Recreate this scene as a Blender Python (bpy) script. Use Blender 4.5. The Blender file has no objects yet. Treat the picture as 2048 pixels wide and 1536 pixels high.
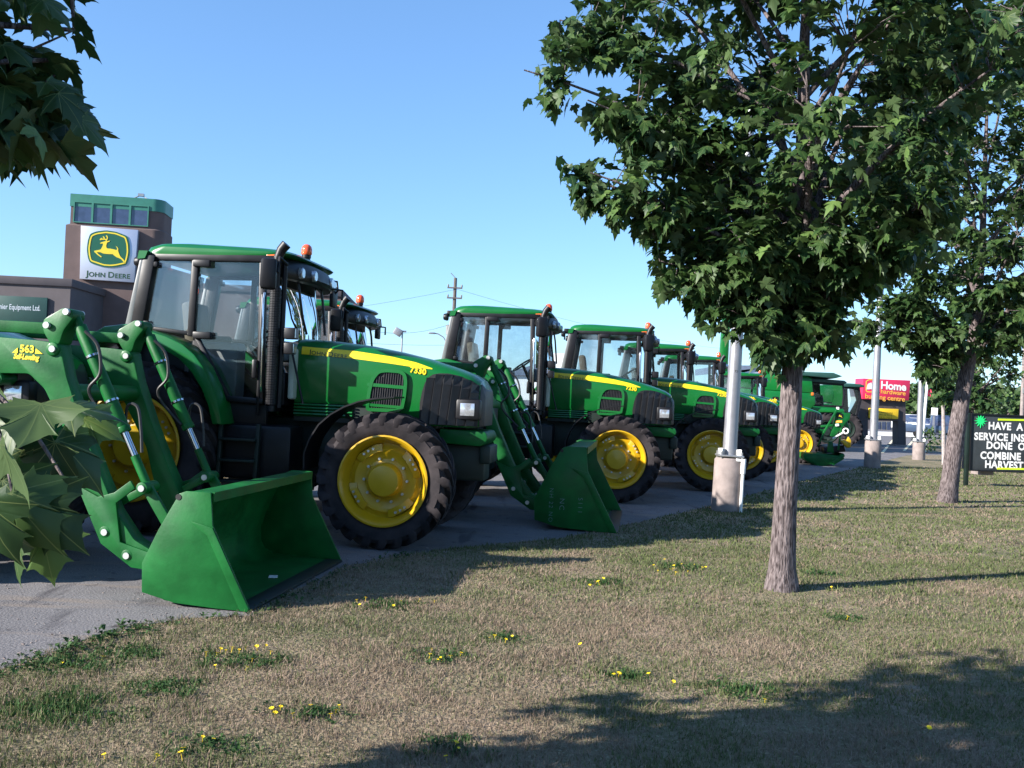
import bpy, bmesh, math, random
import numpy as np
from mathutils import Vector, Matrix, Euler

# ------------------------------------------------------------------ camera, sky, sun, exposure
SC = bpy.context.scene
COL = SC.collection
random.seed(7)
CAM_H, F_PX, PITCH, ROLL = 1.6, 1900.0, math.radians(0.9), math.radians(2.5)
fwd = Vector((0, math.cos(PITCH), math.sin(PITCH)))
up0 = Vector((0, -math.sin(PITCH), math.cos(PITCH)))
rgt = Vector((1, 0, 0)) * math.cos(ROLL) + up0 * math.sin(ROLL)
upv = up0 * math.cos(ROLL) - Vector((1, 0, 0)) * math.sin(ROLL)
EYE = Vector((0, 0, CAM_H))
cam_data = bpy.data.cameras.new("camera")
cam = bpy.data.objects.new("camera", cam_data)
COL.objects.link(cam)
R3 = Matrix((rgt, upv, -fwd)).transposed()
cam.matrix_world = Matrix.Translation(EYE) @ R3.to_4x4()
cam_data.sensor_width = 36.0
cam_data.lens = F_PX / 2048.0 * 36.0
cam_data.clip_start = 0.05
cam_data.clip_end = 6000
SC.camera = cam

SUN_AZ = Vector((0.9, 0.436))            # the way the light travels over the ground
SUN_EL = math.radians(23.8)
SUN_DIR = Vector((SUN_AZ.x * math.cos(SUN_EL), SUN_AZ.y * math.cos(SUN_EL), -math.sin(SUN_EL))).normalized()
world = bpy.data.worlds.new("World")
SC.world = world
world.use_nodes = True
wn = world.node_tree
for n in list(wn.nodes):
    wn.nodes.remove(n)
sky = wn.nodes.new("ShaderNodeTexSky")
sky.sky_type = 'NISHITA'
sky.sun_disc = False
sky.sun_elevation = SUN_EL
sky.sun_rotation = math.atan2(-SUN_AZ.x, -SUN_AZ.y)
sky.air_density = 1.0
sky.dust_density = 0.15
sky.ozone_density = 4.0
bg = wn.nodes.new("ShaderNodeBackground")
bg.inputs['Strength'].default_value = 0.086
wo = wn.nodes.new("ShaderNodeOutputWorld")
tint = wn.nodes.new("ShaderNodeMixRGB")        # the photograph's cool, saturated daylight
tint.blend_type = 'MULTIPLY'
tint.inputs[0].default_value = 1.0
tint.inputs[2].default_value = (1.03, 1.33, 1.64, 1)
flat = wn.nodes.new("ShaderNodeGamma")
flat.inputs[1].default_value = 0.78
wn.links.new(sky.outputs[0], flat.inputs[0])
wn.links.new(flat.outputs[0], tint.inputs[1])
wn.links.new(tint.outputs[0], bg.inputs[0])
wn.links.new(bg.outputs[0], wo.inputs[0])

sun_d = bpy.data.lights.new("sun", 'SUN')
sun_d.energy = 5.0
sun_d.angle = math.radians(0.5)
sun_d.color = (1.0, 0.94, 0.87)
sun = bpy.data.objects.new("sun", sun_d)
COL.objects.link(sun)
sun.rotation_euler = SUN_DIR.to_track_quat('-Z', 'Y').to_euler()
sun.location = (-30, -15, 20)

vs = SC.view_settings
SC.display_settings.display_device = 'sRGB'
vs.view_transform = 'Standard'
vs.look = 'None'
vs.exposure = 1.38
vs.gamma = 1.0
vs.use_curve_mapping = False
SC.cycles.max_bounces = 8
SC.cycles.transparent_max_bounces = 24


def ray(px, py):
    return fwd + rgt * ((px - 1024) / F_PX) + upv * ((768 - py) / F_PX)


def at(px, py, Y):
    """the point of the place at depth Y that the photograph shows at a pixel"""
    d = ray(px, py)
    return EYE + d * (Y / d.y)


def ground(px, py, z=0.0):
    d = ray(px, py)
    return EYE + d * ((z - CAM_H) / d.z)


def project(P):
    d = Vector(P) - EYE
    k = d.dot(fwd)
    if k <= 0.02:
        return None
    return (1024 + F_PX * d.dot(rgt) / k, 768 - F_PX * d.dot(upv) / k)


# ------------------------------------------------------------------ materials
def principled(name, base, rough=0.5, metal=0.0, coat=0.0, spec=0.5, var=0.0, scale=4.0, bump=0.0, bump_scale=40.0,
               col2=None, detail=4.0, rvar=0.0, alpha=1.0):
    m = bpy.data.materials.new(name)
    m.use_nodes = True
    nt = m.node_tree
    b = nt.nodes['Principled BSDF']
    b.inputs['Base Color'].default_value = (*base, 1)
    b.inputs['Roughness'].default_value = rough
    b.inputs['Metallic'].default_value = metal
    b.inputs['Coat Weight'].default_value = coat
    b.inputs['Coat Roughness'].default_value = 0.12
    b.inputs['Specular IOR Level'].default_value = spec
    tc = nt.nodes.new('ShaderNodeTexCoord')
    if var > 0 or col2:
        nz = nt.nodes.new('ShaderNodeTexNoise')
        nz.inputs['Scale'].default_value = scale
        nz.inputs['Detail'].default_value = detail
        nt.links.new(tc.outputs['Object'], nz.inputs['Vector'])
        rp = nt.nodes.new('ShaderNodeValToRGB')
        rp.color_ramp.elements[0].position = 0.35
        rp.color_ramp.elements[1].position = 0.65
        c2 = col2 if col2 else tuple(min(1, c * (1 + var)) for c in base)
        c1 = base if col2 else tuple(c * (1 - var) for c in base)
        rp.color_ramp.elements[0].color = (*c1, 1)
        rp.color_ramp.elements[1].color = (*c2, 1)
        nt.links.new(nz.outputs[0], rp.inputs[0])
        nt.links.new(rp.outputs[0], b.inputs['Base Color'])
        if rvar > 0:
            mr = nt.nodes.new('ShaderNodeMapRange')
            mr.inputs['To Min'].default_value = max(0.02, rough - rvar)
            mr.inputs['To Max'].default_value = min(1, rough + rvar)
            nt.links.new(nz.outputs[0], mr.inputs[0])
            nt.links.new(mr.outputs[0], b.inputs['Roughness'])
    if bump > 0:
        n2 = nt.nodes.new('ShaderNodeTexNoise')
        n2.inputs['Scale'].default_value = bump_scale
        n2.inputs['Detail'].default_value = 5
        nt.links.new(tc.outputs['Object'], n2.inputs['Vector'])
        bp = nt.nodes.new('ShaderNodeBump')
        bp.inputs['Strength'].default_value = bump
        bp.inputs['Distance'].default_value = 0.02
        nt.links.new(n2.outputs[0], bp.inputs['Height'])
        nt.links.new(bp.outputs[0], b.inputs['Normal'])
    return m


def glass_mat(name, tint, refl=0.08, dust_sheen=0.06):
    m = bpy.data.materials.new(name)
    m.use_nodes = True
    nt = m.node_tree
    for n in list(nt.nodes):
        nt.nodes.remove(n)
    out = nt.nodes.new('ShaderNodeOutputMaterial')
    tr = nt.nodes.new('ShaderNodeBsdfTransparent')
    tr.inputs[0].default_value = (*tint, 1)
    gl = nt.nodes.new('ShaderNodeBsdfGlossy')
    gl.inputs['Roughness'].default_value = 0.03
    df = nt.nodes.new('ShaderNodeBsdfDiffuse')
    df.inputs[0].default_value = (0.45, 0.5, 0.55, 1)
    nz = nt.nodes.new('ShaderNodeTexNoise')
    nz.inputs['Scale'].default_value = 2.2
    nz.inputs['Detail'].default_value = 3
    tc = nt.nodes.new('ShaderNodeTexCoord')
    mp = nt.nodes.new('ShaderNodeMapping')
    mp.inputs['Scale'].default_value = (1, 1, 0.35)
    nt.links.new(tc.outputs['Object'], mp.inputs[0])
    nt.links.new(mp.outputs[0], nz.inputs['Vector'])
    mr = nt.nodes.new('ShaderNodeMapRange')
    mr.inputs['From Min'].default_value = 0.4
    mr.inputs['From Max'].default_value = 0.75
    mr.inputs['To Min'].default_value = dust_sheen * 0.3
    mr.inputs['To Max'].default_value = dust_sheen * 2.2
    nt.links.new(nz.outputs[0], mr.inputs[0])
    lw = nt.nodes.new('ShaderNodeFresnel')
    lw.inputs['IOR'].default_value = 1.5
    ad = nt.nodes.new('ShaderNodeMath')
    ad.operation = 'ADD'
    ad.use_clamp = True
    ad.inputs[1].default_value = refl
    nt.links.new(lw.outputs[0], ad.inputs[0])
    m1 = nt.nodes.new('ShaderNodeMixShader')
    m2 = nt.nodes.new('ShaderNodeMixShader')
    nt.links.new(mr.outputs[0], m1.inputs[0])
    nt.links.new(tr.outputs[0], m1.inputs[1])
    nt.links.new(df.outputs[0], m1.inputs[2])
    nt.links.new(ad.outputs[0], m2.inputs[0])
    nt.links.new(m1.outputs[0], m2.inputs[1])
    nt.links.new(gl.outputs[0], m2.inputs[2])
    nt.links.new(m2.outputs[0], out.inputs[0])
    return m


def leaf_mat(name, dark, light, per_object, trans=0.35):
    m = bpy.data.materials.new(name)
    m.use_nodes = True
    nt = m.node_tree
    b = nt.nodes['Principled BSDF']
    out = nt.nodes['Material Output']
    b.inputs['Roughness'].default_value = 0.5
    b.inputs['Specular IOR Level'].default_value = 0.35
    rp = nt.nodes.new('ShaderNodeValToRGB')
    em = rp.color_ramp.elements.new(0.72)
    em.color = (dark[0] * 0.3 + light[0] * 0.35, dark[1] * 0.3 + light[1] * 0.40, dark[2] * 0.3 + light[2] * 0.35, 1)
    rp.color_ramp.elements[0].color = (*dark, 1)
    rp.color_ramp.elements[2].color = (*light, 1)
    if per_object:
        oi = nt.nodes.new('ShaderNodeObjectInfo')
        nt.links.new(oi.outputs['Random'], rp.inputs[0])
    else:
        ai = nt.nodes.new('ShaderNodeAttribute')
        ai.attribute_name = 'tint'
        nt.links.new(ai.outputs['Fac'], rp.inputs[0])
    # paler veins: a band along the midrib in leaf space (uv)
    uv = nt.nodes.new('ShaderNodeUVMap')
    sx = nt.nodes.new('ShaderNodeSeparateXYZ')
    nt.links.new(uv.outputs[0], sx.inputs[0])
    ab = nt.nodes.new('ShaderNodeMath'); ab.operation = 'ABSOLUTE'
    nt.links.new(sx.outputs[0], ab.inputs[0])

    def op(kind, a_, b_):
        n_ = nt.nodes.new('ShaderNodeMath'); n_.operation = kind
        for k_, q_ in enumerate((a_, b_)):
            if isinstance(q_, (int, float)): n_.inputs[k_].default_value = q_
            elif q_ is not None: nt.links.new(q_, n_.inputs[k_])
        return n_.outputs[0]
    best = None
    for dx_, dy_ in ((0.0, 1.0), (0.94, 0.34), (0.50, 0.866), (0.95, -0.32)):
        d_ = op('ABSOLUTE', op('SUBTRACT', op('MULTIPLY', ab.outputs[0], dy_), op('MULTIPLY', sx.outputs[1], dx_)), None)
        best = d_ if best is None else op('MINIMUM', best, d_)
    lt = nt.nodes.new('ShaderNodeMath'); lt.operation = 'LESS_THAN'
    nt.links.new(best, lt.inputs[0])
    lt.inputs[1].default_value = 0.0065
    nt.links.new(lt.outputs[0], lt.outputs[0].node.inputs[0]) if False else None
    ml = nt.nodes.new('ShaderNodeMath'); ml.operation = 'MULTIPLY'
    ml.inputs[1].default_value = 0.5
    nt.links.new(lt.outputs[0], ml.inputs[0])
    mx = nt.nodes.new('ShaderNodeMixRGB')
    mx.inputs[2].default_value = (0.22, 0.26, 0.09, 1)
    nt.links.new(ml.outputs[0], mx.inputs[0])
    nt.links.new(rp.outputs[0], mx.inputs[1])
    geo = nt.nodes.new('ShaderNodeNewGeometry')
    und = nt.nodes.new('ShaderNodeMixRGB')
    und.inputs[2].default_value = (0.072, 0.115, 0.046, 1)
    bf = op('MULTIPLY', geo.outputs['Backfacing'], 0.7)
    nt.links.new(bf, und.inputs[0])
    nt.links.new(mx.outputs[0], und.inputs[1])
    nt.links.new(und.outputs[0], b.inputs['Base Color'])
    tl = nt.nodes.new('ShaderNodeBsdfTranslucent')
    hs = nt.nodes.new('ShaderNodeHueSaturation')
    hs.inputs['Value'].default_value = 1.35
    hs.inputs['Hue'].default_value = 0.50
    nt.links.new(rp.outputs[0], hs.inputs['Color'])
    nt.links.new(hs.outputs[0], tl.inputs[0])
    ms = nt.nodes.new('ShaderNodeMixShader')
    ms.inputs[0].default_value = trans
    nt.links.new(b.outputs[0], ms.inputs[1])
    nt.links.new(tl.outputs[0], ms.inputs[2])
    nt.links.new(ms.outputs[0], out.inputs[0])
    return m


M = {}
M['green'] = principled('green_paint', (0.002, 0.113, 0.018), 0.36, coat=0.35, spec=0.35, var=0.05, scale=3, rvar=0.06)
M['green_matte'] = principled('green_steel', (0.002, 0.092, 0.016), 0.5, coat=0.05, spec=0.28, var=0.22, scale=5, rvar=0.14, bump=0.05, bump_scale=35)
M['yellow'] = principled('yellow_rim_paint', (0.48, 0.29, 0.005), 0.38, coat=0.3, var=0.06, scale=5, rvar=0.08)
M['decal'] = principled('yellow_decal', (0.72, 0.55, 0.01), 0.4, var=0.03)
M['letter'] = principled('dark_green_lettering', (0.012, 0.05, 0.018), 0.4, var=0.05)
M['black'] = principled('black_plastic', (0.006, 0.006, 0.008), 0.45, spec=0.35, var=0.25, scale=8, rvar=0.1)
M['grille'] = principled('grille_grey', (0.030, 0.029, 0.032), 0.5, var=0.2, scale=12, rvar=0.1)
M['mesh'] = principled('dark_mesh', (0.004, 0.004, 0.005), 0.6, var=0.3, scale=60)
M['chassis'] = principled('dark_casting', (0.003, 0.012, 0.008), 0.55, var=0.35, scale=6)
M['rubber'] = principled('tyre_rubber', (0.010, 0.009, 0.011), 0.82, spec=0.22, col2=(0.040, 0.033, 0.035), scale=3.5, bump=0.12, bump_scale=30)
M['chrome'] = principled('chrome', (0.7, 0.71, 0.73), 0.12, metal=1.0, var=0.05)
M['pin'] = principled('zinc_pin', (0.55, 0.55, 0.53), 0.35, metal=0.5, var=0.1)
M['hose'] = principled('hose_rubber', (0.015, 0.015, 0.016), 0.5, var=0.2)
M['glass'] = glass_mat('cab_glass', (0.90, 0.935, 0.95), 0.01, 0.012)
M['glass_rear'] = glass_mat('rear_quarter_glass', (0.88, 0.92, 0.95), 0.05, 0.10)  # its blotchy diffuse layer paints in the pane's whitish reflections
M['lens'] = principled('lamp_lens', (0.50, 0.52, 0.56), 0.10, metal=0.6, var=0.15, scale=20)
M['amber'] = principled('amber_lens', (0.75, 0.10, 0.03), 0.12, coat=0.6, var=0.15, scale=12)
M['orange'] = principled('orange_turn_lens', (0.62, 0.14, 0.02), 0.2, coat=0.4, var=0.1)
M['grey'] = principled('grey_trim', (0.16, 0.17, 0.17), 0.5, var=0.1)
M['seat'] = principled('seat_fabric', (0.10, 0.085, 0.06), 0.85, var=0.2)
M['pale'] = principled('pale_tank', (0.48, 0.55, 0.46), 0.45, var=0.1)
M['white'] = principled('white_paint', (0.72, 0.72, 0.70), 0.5, var=0.05)
M['steelworn'] = principled('worn_steel', (0.36, 0.36, 0.36), 0.4, metal=0.7, var=0.2)
M['chalk'] = principled('chalk_marks', (0.15, 0.25, 0.26), 0.9, var=0.15, scale=50)
M['galv'] = principled('galvanised_steel', (0.29, 0.29, 0.31), 0.42, metal=0.55, var=0.08, scale=5, rvar=0.08)
M['concrete'] = principled('concrete', (0.215, 0.178, 0.165), 0.9, var=0.18, scale=5, bump=0.25, bump_scale=25)
M['stucco'] = principled('brown_stucco', (0.118, 0.082, 0.076), 0.9, var=0.08, scale=2, bump=0.15, bump_scale=60)
M['stucco2'] = principled('grey_brown_panel', (0.085, 0.072, 0.076), 0.85, var=0.08, scale=2)
M['teal'] = principled('teal_metal_cap', (0.030, 0.165, 0.120), 0.45, var=0.08)
M['winglass'] = principled('dark_window_glass', (0.035, 0.05, 0.10), 0.08, spec=0.8, var=0.2)
M['signface'] = principled('silver_sign_face', (0.42, 0.46, 0.56), 0.3, metal=0.35, var=0.05, scale=0.8)
M['logogreen'] = principled('logo_green', (0.006, 0.085, 0.045), 0.35, var=0.04)
M['logoyellow'] = principled('logo_yellow', (0.66, 0.52, 0.03), 0.35, var=0.04)
M['signgreen'] = principled('dark_green_sign', (0.012, 0.055, 0.045), 0.5, var=0.06)
M['signtext'] = principled('grey_lettering', (0.45, 0.50, 0.55), 0.5, var=0.05)
M['red'] = principled('red_sign', (0.60, 0.022, 0.080), 0.45, var=0.04)
M['yellowsign'] = principled('yellow_sign', (0.80, 0.50, 0.012), 0.5, var=0.05)
M['orangetext'] = principled('orange_lettering', (0.85, 0.42, 0.06), 0.5, var=0.04)
M['darkpanel'] = principled('dark_panel', (0.050, 0.042, 0.046), 0.7, var=0.1)
M['board'] = principled('letter_board', (0.020, 0.026, 0.030), 0.6, var=0.2)
M['lime'] = principled('lime_strip', (0.55, 0.75, 0.02), 0.5, var=0.05)
M['brightgreen'] = principled('bright_green_star', (0.01, 0.62, 0.16), 0.5, var=0.05)
M['blueroof'] = principled('blue_grey_roof', (0.11, 0.14, 0.20), 0.6, var=0.1, scale=3)
M['roadpaint'] = principled('road_paint', (0.72, 0.64, 0.42), 0.8, var=0.12, scale=12)
M['wood'] = principled('weathered_pole_wood', (0.10, 0.085, 0.075), 0.9, var=0.2, scale=8)
M['carpaint1'] = principled('white_car_paint', (0.66, 0.67, 0.68), 0.3, coat=0.6, var=0.03)
M['carpaint2'] = principled('dark_blue_car_paint', (0.03, 0.05, 0.09), 0.3, coat=0.6, var=0.05)
M['carpaint3'] = principled('silver_car_paint', (0.34, 0.36, 0.40), 0.3, coat=0.6, metal=0.4, var=0.04)
M['flower'] = principled('flower_yellow', (0.85, 0.62, 0.01), 0.6, var=0.06)


# ------------------------------------------------------------------ mesh helpers
class MB:
    def __init__(self):
        self.v, self.f, self.cuts = [], [], []

    def add(self, verts, faces):
        self.cuts.append((len(self.v), len(self.f)))
        o = len(self.v)
        self.v += [tuple(p) for p in verts]
        self.f += [tuple(i + o for i in f) for f in faces]
        return self

    def box(self, c, s, rot=None):
        hx, hy, hz = s[0] / 2, s[1] / 2, s[2] / 2
        vs_ = [Vector((x, y, z)) for x in (-hx, hx) for y in (-hy, hy) for z in (-hz, hz)]
        if rot is not None:
            vs_ = [rot @ p for p in vs_]
        c = Vector(c)
        return self.add([p + c for p in vs_], [(0, 1, 3, 2), (4, 6, 7, 5), (0, 4, 5, 1), (2, 3, 7, 6), (0, 2, 6, 4), (1, 5, 7, 3)])

    def prism(self, poly, y0, y1):
        """closed polygon in (x, z), pushed out from y0 to y1"""
        n = len(poly)
        area = sum(poly[i][0] * poly[(i + 1) % n][1] - poly[(i + 1) % n][0] * poly[i][1] for i in range(n))
        if area < 0:
            poly = list(reversed(poly))
        vs_ = [(x, y0, z) for x, z in poly] + [(x, y1, z) for x, z in poly]
        fs = [tuple(range(n)), tuple(reversed(range(n, 2 * n)))]
        for i in range(n):
            j = (i + 1) % n
            fs.append((i, i + n, j + n, j))
        return self.add(vs_, fs)

    def strip(self, line, th, y0, y1):
        """a bent sheet following an open (x, z) line, thickness th"""
        up, lo = [], []
        for i, p in enumerate(line):
            a = line[max(0, i - 1)]
            b = line[min(len(line) - 1, i + 1)]
            d = Vector((b[0] - a[0], b[1] - a[1])).normalized()
            n_ = Vector((-d.y, d.x)) * th / 2
            up.append((p[0] + n_.x, p[1] + n_.y))
            lo.append((p[0] - n_.x, p[1] - n_.y))
        n = len(line)
        vs_ = []
        for y in (y0, y1):
            vs_ += [(x, y, z) for x, z in up] + [(x, y, z) for x, z in lo]
        fs = []
        for i in range(n - 1):
            u0, u1, l0, l1 = i, i + 1, n + i, n + i + 1
            U0, U1, L0, L1 = (k + 2 * n for k in (u0, u1, l0, l1))
            fs += [(u0, u1, U1, U0), (l1, l0, L0, L1), (u1, u0, l0, l1), (U0, U1, L1, L0)]
        fs += [(0, 2 * n, 3 * n, n), (n - 1, 2 * n - 1, 4 * n - 1, 3 * n - 1)]
        return self.add(vs_, fs)

    def tube(self, pts, r, n=8, cap=True):
        pts = [Vector(p) for p in pts]
        rs = r if isinstance(r, (list, tuple)) else [r] * len(pts)
        rings = []
        ref = None
        for i, p in enumerate(pts):
            d = (pts[min(i + 1, len(pts) - 1)] - pts[max(i - 1, 0)]).normalized()
            if ref is None:
                ref = Vector((0, 0, 1)) if abs(d.z) < 0.9 else Vector((1, 0, 0))
            a = d.cross(ref).normalized()
            b = d.cross(a).normalized()
            ref = -b if b.dot(ref) < 0 else b
            a = d.cross(ref).normalized()
            rings.append([p + (a * math.cos(t) + ref * math.sin(t)) * rs[i] for t in [2 * math.pi * k / n for k in range(n)]])
        return self.loft(rings, cap)

    def loft(self, rings, cap=True, closed=True):
        n = len(rings[0])
        vs_ = [p for r in rings for p in r]
        fs = []
        for i in range(len(rings) - 1):
            for k in range(n if closed else n - 1):
                j = (k + 1) % n
                fs.append((i * n + k, i * n + j, (i + 1) * n + j, (i + 1) * n + k))
        if cap and closed:
            fs.append(tuple(reversed(range(n))))
            fs.append(tuple(range((len(rings) - 1) * n, len(rings) * n)))
        return self.add(vs_, fs)

    def lathe(self, prof, c=(0, 0, 0), axis='y', n=32, cap=True):
        """profile of (radius, along-axis) turned about an axis through c"""
        rings = []
        for r, a in prof:
            ring = []
            for k in range(n):
                t = 2 * math.pi * k / n
                u, w = r * math.cos(t), r * math.sin(t)
                if axis == 'y':
                    ring.append((c[0] + u, c[1] + a, c[2] + w))
                elif axis == 'z':
                    ring.append((c[0] + u, c[1] + w, c[2] + a))
                else:
                    ring.append((c[0] + a, c[1] + u, c[2] + w))
            rings.append(ring)
        return self.loft(rings, cap=cap)

    def build_each(self, name, mat, parent=None, **kw):
        """every shape that was added becomes an object of its own"""
        cuts = self.cuts + [(len(self.v), len(self.f))]
        out = []
        for (v0, f0), (v1, f1) in zip(cuts[:-1], cuts[1:]):
            m = MB()
            m.v = self.v[v0:v1]
            m.f = [tuple(i - v0 for i in f) for f in self.f[f0:f1]]
            out.append(m.build(name, mat, parent, **kw))
        return out

    def build(self, name, mat, parent=None, bevel=0.0, smooth=35, segs=2):
        me = bpy.data.meshes.new(name)
        me.from_pydata(self.v, [], self.f)
        bm = bmesh.new()
        bm.from_mesh(me)
        bmesh.ops.recalc_face_normals(bm, faces=bm.faces)
        if bevel > 0:
            es = [e for e in bm.edges if len(e.link_faces) == 2 and e.calc_face_angle(0) > math.radians(32)]
            bmesh.ops.bevel(bm, geom=es, offset=bevel, segments=segs, profile=0.5, affect='EDGES', clamp_overlap=True)
        bm.to_mesh(me)
        bm.free()
        if smooth:
            me.shade_smooth()
            me.set_sharp_from_angle(angle=math.radians(smooth))
        me.materials.append(mat)
        return link(name, me, parent)


def link(name, me, parent=None):
    o = bpy.data.objects.new(name, me)
    COL.objects.link(o)
    if parent is not None:
        o.parent = parent
    return o


def tag(o, label=None, cat=None, group=None, kind=None):
    if label: o['label'] = label
    if cat: o['category'] = cat
    if group: o['group'] = group
    if kind: o['kind'] = kind
    return o


def thing(name, label, cat, loc=(0, 0, 0), rz=0.0, group=None, scale=1.0):
    o = bpy.data.objects.new(name, None)
    COL.objects.link(o)
    o.empty_display_size = 0.2
    o.location = loc
    o.rotation_euler = (0, 0, rz)
    o.scale = (scale,) * 3
    return tag(o, label, cat, group)


def copy_tree(o, parent=None, skip=()):
    c = o.copy()
    COL.objects.link(c)
    if parent is not None:
        c.parent = parent
    for ch in list(o.children):
        if ch.name.split('.')[0] not in skip:
            copy_tree(ch, c, skip)
    return c


def text_mesh(s, size=1.0, bold=0.0, space=1.0, align='CENTER'):
    """verts (u, v) and faces of a line of lettering, baseline at v = 0"""
    cu = bpy.data.curves.new('lettering', 'FONT')
    cu.body = s
    cu.size = size
    cu.offset = bold
    cu.space_character = space
    cu.align_x = align
    cu.resolution_u = 3
    o = bpy.data.objects.new('lettering', cu)
    COL.objects.link(o)
    dg = bpy.context.evaluated_depsgraph_get()
    me = bpy.data.meshes.new_from_object(o.evaluated_get(dg))
    vs_ = [(v.co.x, v.co.y) for v in me.vertices]
    fs = [tuple(p.vertices) for p in me.polygons]
    bpy.data.objects.remove(o)
    bpy.data.curves.remove(cu)
    bpy.data.meshes.remove(me)
    return vs_, fs


def spline(pts, n=6):
    """smooth curve through the points"""
    P = [Vector(p) for p in pts]
    out = []
    for i in range(len(P) - 1):
        a, b, c, d = P[max(i - 1, 0)], P[i], P[i + 1], P[min(i + 2, len(P) - 1)]
        for k in range(n):
            t = k / n
            out.append(0.5 * ((2 * b) + (c - a) * t + (2 * a - 5 * b + 4 * c - d) * t * t + (3 * b - a - 3 * c + d) * t ** 3))
    return out + [P[-1]]


def smallcaps(words, size, bold=0.0, ratio=0.78, gap=0.22):
    """big initial letter, the rest smaller: joined left to right"""
    V, Fs, x = [], [], 0.0
    for w in words:
        for s, sz in ((w[0], size), (w[1:], size * ratio)):
            vs_, fs = text_mesh(s, sz, bold, 1.05, 'LEFT')
            o = len(V)
            V += [(u + x, v) for u, v in vs_]
            Fs += [tuple(i + o for i in f) for f in fs]
            x = max(u for u, v in V) + size * 0.06
        x += size * gap
    return V, Fs


def flat_text(name, vf, mat, parent, fn, thick=0.0):
    """put lettering on a surface with fn(u, v) -> point"""
    vs_, fs = vf
    me = bpy.data.meshes.new(name)
    me.from_pydata([tuple(fn(u, v)) for u, v in vs_], [], fs)
    me.materials.append(mat)
    return link(name, me, parent)


# ------------------------------------------------------------------ the farm tractor (x forward, y to its left, z up; origin under the front axle)
HX = [-1.15, -0.73, -0.38, -0.04, 0.30, 0.60, 0.79, 0.885, 0.93]
HT = [2.175, 2.160, 2.125, 2.070, 2.000, 1.915, 1.850, 1.790, 1.700]
HW = [0.46, 0.47, 0.47, 0.465, 0.455, 0.44, 0.415, 0.375, 0.30]
HB = [1.46, 1.46, 1.46, 1.42, 1.275, 1.27, 1.27, 1.28, 1.30]
PROF = [(1.0, -0.17), (0.985, -0.125), (0.94, -0.08), (0.82, -0.036), (0.5, -0.006), (0.0, 0.0)]


def lerp_tab(x, X, Y):
    return float(np.interp(x, X, Y))


def hood_y(x, z, off=0.004):
    """right-hand skin of the hood at (x, z), off metres outside it"""
    w, t = lerp_tab(x, HX, HW), lerp_tab(x, HX, HT)
    d = z - t
    k = float(np.interp(d, [p[1] for p in PROF], [p[0] for p in PROF]))
    return -(w * k + off)


def hood_ring(x):
    w, t, b = (lerp_tab(x, HX, T_) for T_ in (HW, HT, HB))
    half = [(-w * 0.97, b), (-w, b + 0.03)] + [(-w * k, t + d) for k, d in PROF]
    other = [(-y, z) for y, z in reversed(half[:-1])]
    return [(x, y, z) for y, z in half + other]


def hood_patch(mb, xs, lo, hi, off, nz=5):
    """a thin patch lying on the hood side between lo(x) and hi(x)"""
    rings = []
    for x in xs:
        a, b = lo(x), hi(x)
        rings.append([(x, hood_y(x, a + (b - a) * k / nz, off), a + (b - a) * k / nz) for k in range(nz + 1)])
    mb.loft(rings, cap=False, closed=False)


def frange(a, b, n):
    return [a + (b - a) * i / (n - 1) for i in range(n)]


def make_tyre(r, w, rr, n, seed=0):
    mb = MB()
    h = w / 2
    mb.lathe([(rr - 0.01, -h * 0.72), (rr + 0.025, -h * 0.86), (rr + 0.07, -h * 0.95), ((r + rr) / 2 + 0.02, -h * 1.0), (r - 0.11, -h * 0.97),
              (r - 0.065, -h * 0.86), (r - 0.05, -h * 0.5), (r - 0.045, 0), (r - 0.05, h * 0.5), (r - 0.065, h * 0.86), (r - 0.11, h * 0.97),
              ((r + rr) / 2 + 0.02, h * 1.0), (rr + 0.07, h * 0.95), (rr + 0.025, h * 0.86), (rr - 0.01, h * 0.72)], n=56, cap=False)
    for side in (-1, 1):
        for k in range(n):
            a0 = 2 * math.pi * (k + (0.5 if side > 0 else 0)) / n
            st = [(0.06, 0.0, r - 0.002, 0.040), (0.55, 0.17, r, 0.042), (0.93, 0.28, r - 0.008, 0.046), (1.03, 0.31, r - 0.045, 0.052), (1.02, 0.33, r - 0.125, 0.030)]
            rings = []
            for fy, da, ro, hw in st:
                y = side * h * fy
                a = a0 + da
                ri = ro - 0.06
                dl = hw / r
                ring = []
                for rad, an in ((ro, a - dl * 0.75), (ro, a + dl * 0.75), (ri, a + dl * 1.25), (ri, a - dl * 1.25)):
                    yy = y if rad == ro else y - side * 0.03 * (fy > 0.9)
                    ring.append((rad * math.cos(an), yy, rad * math.sin(an)))
                rings.append(ring)
            mb.loft(rings)
    return mb


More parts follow.
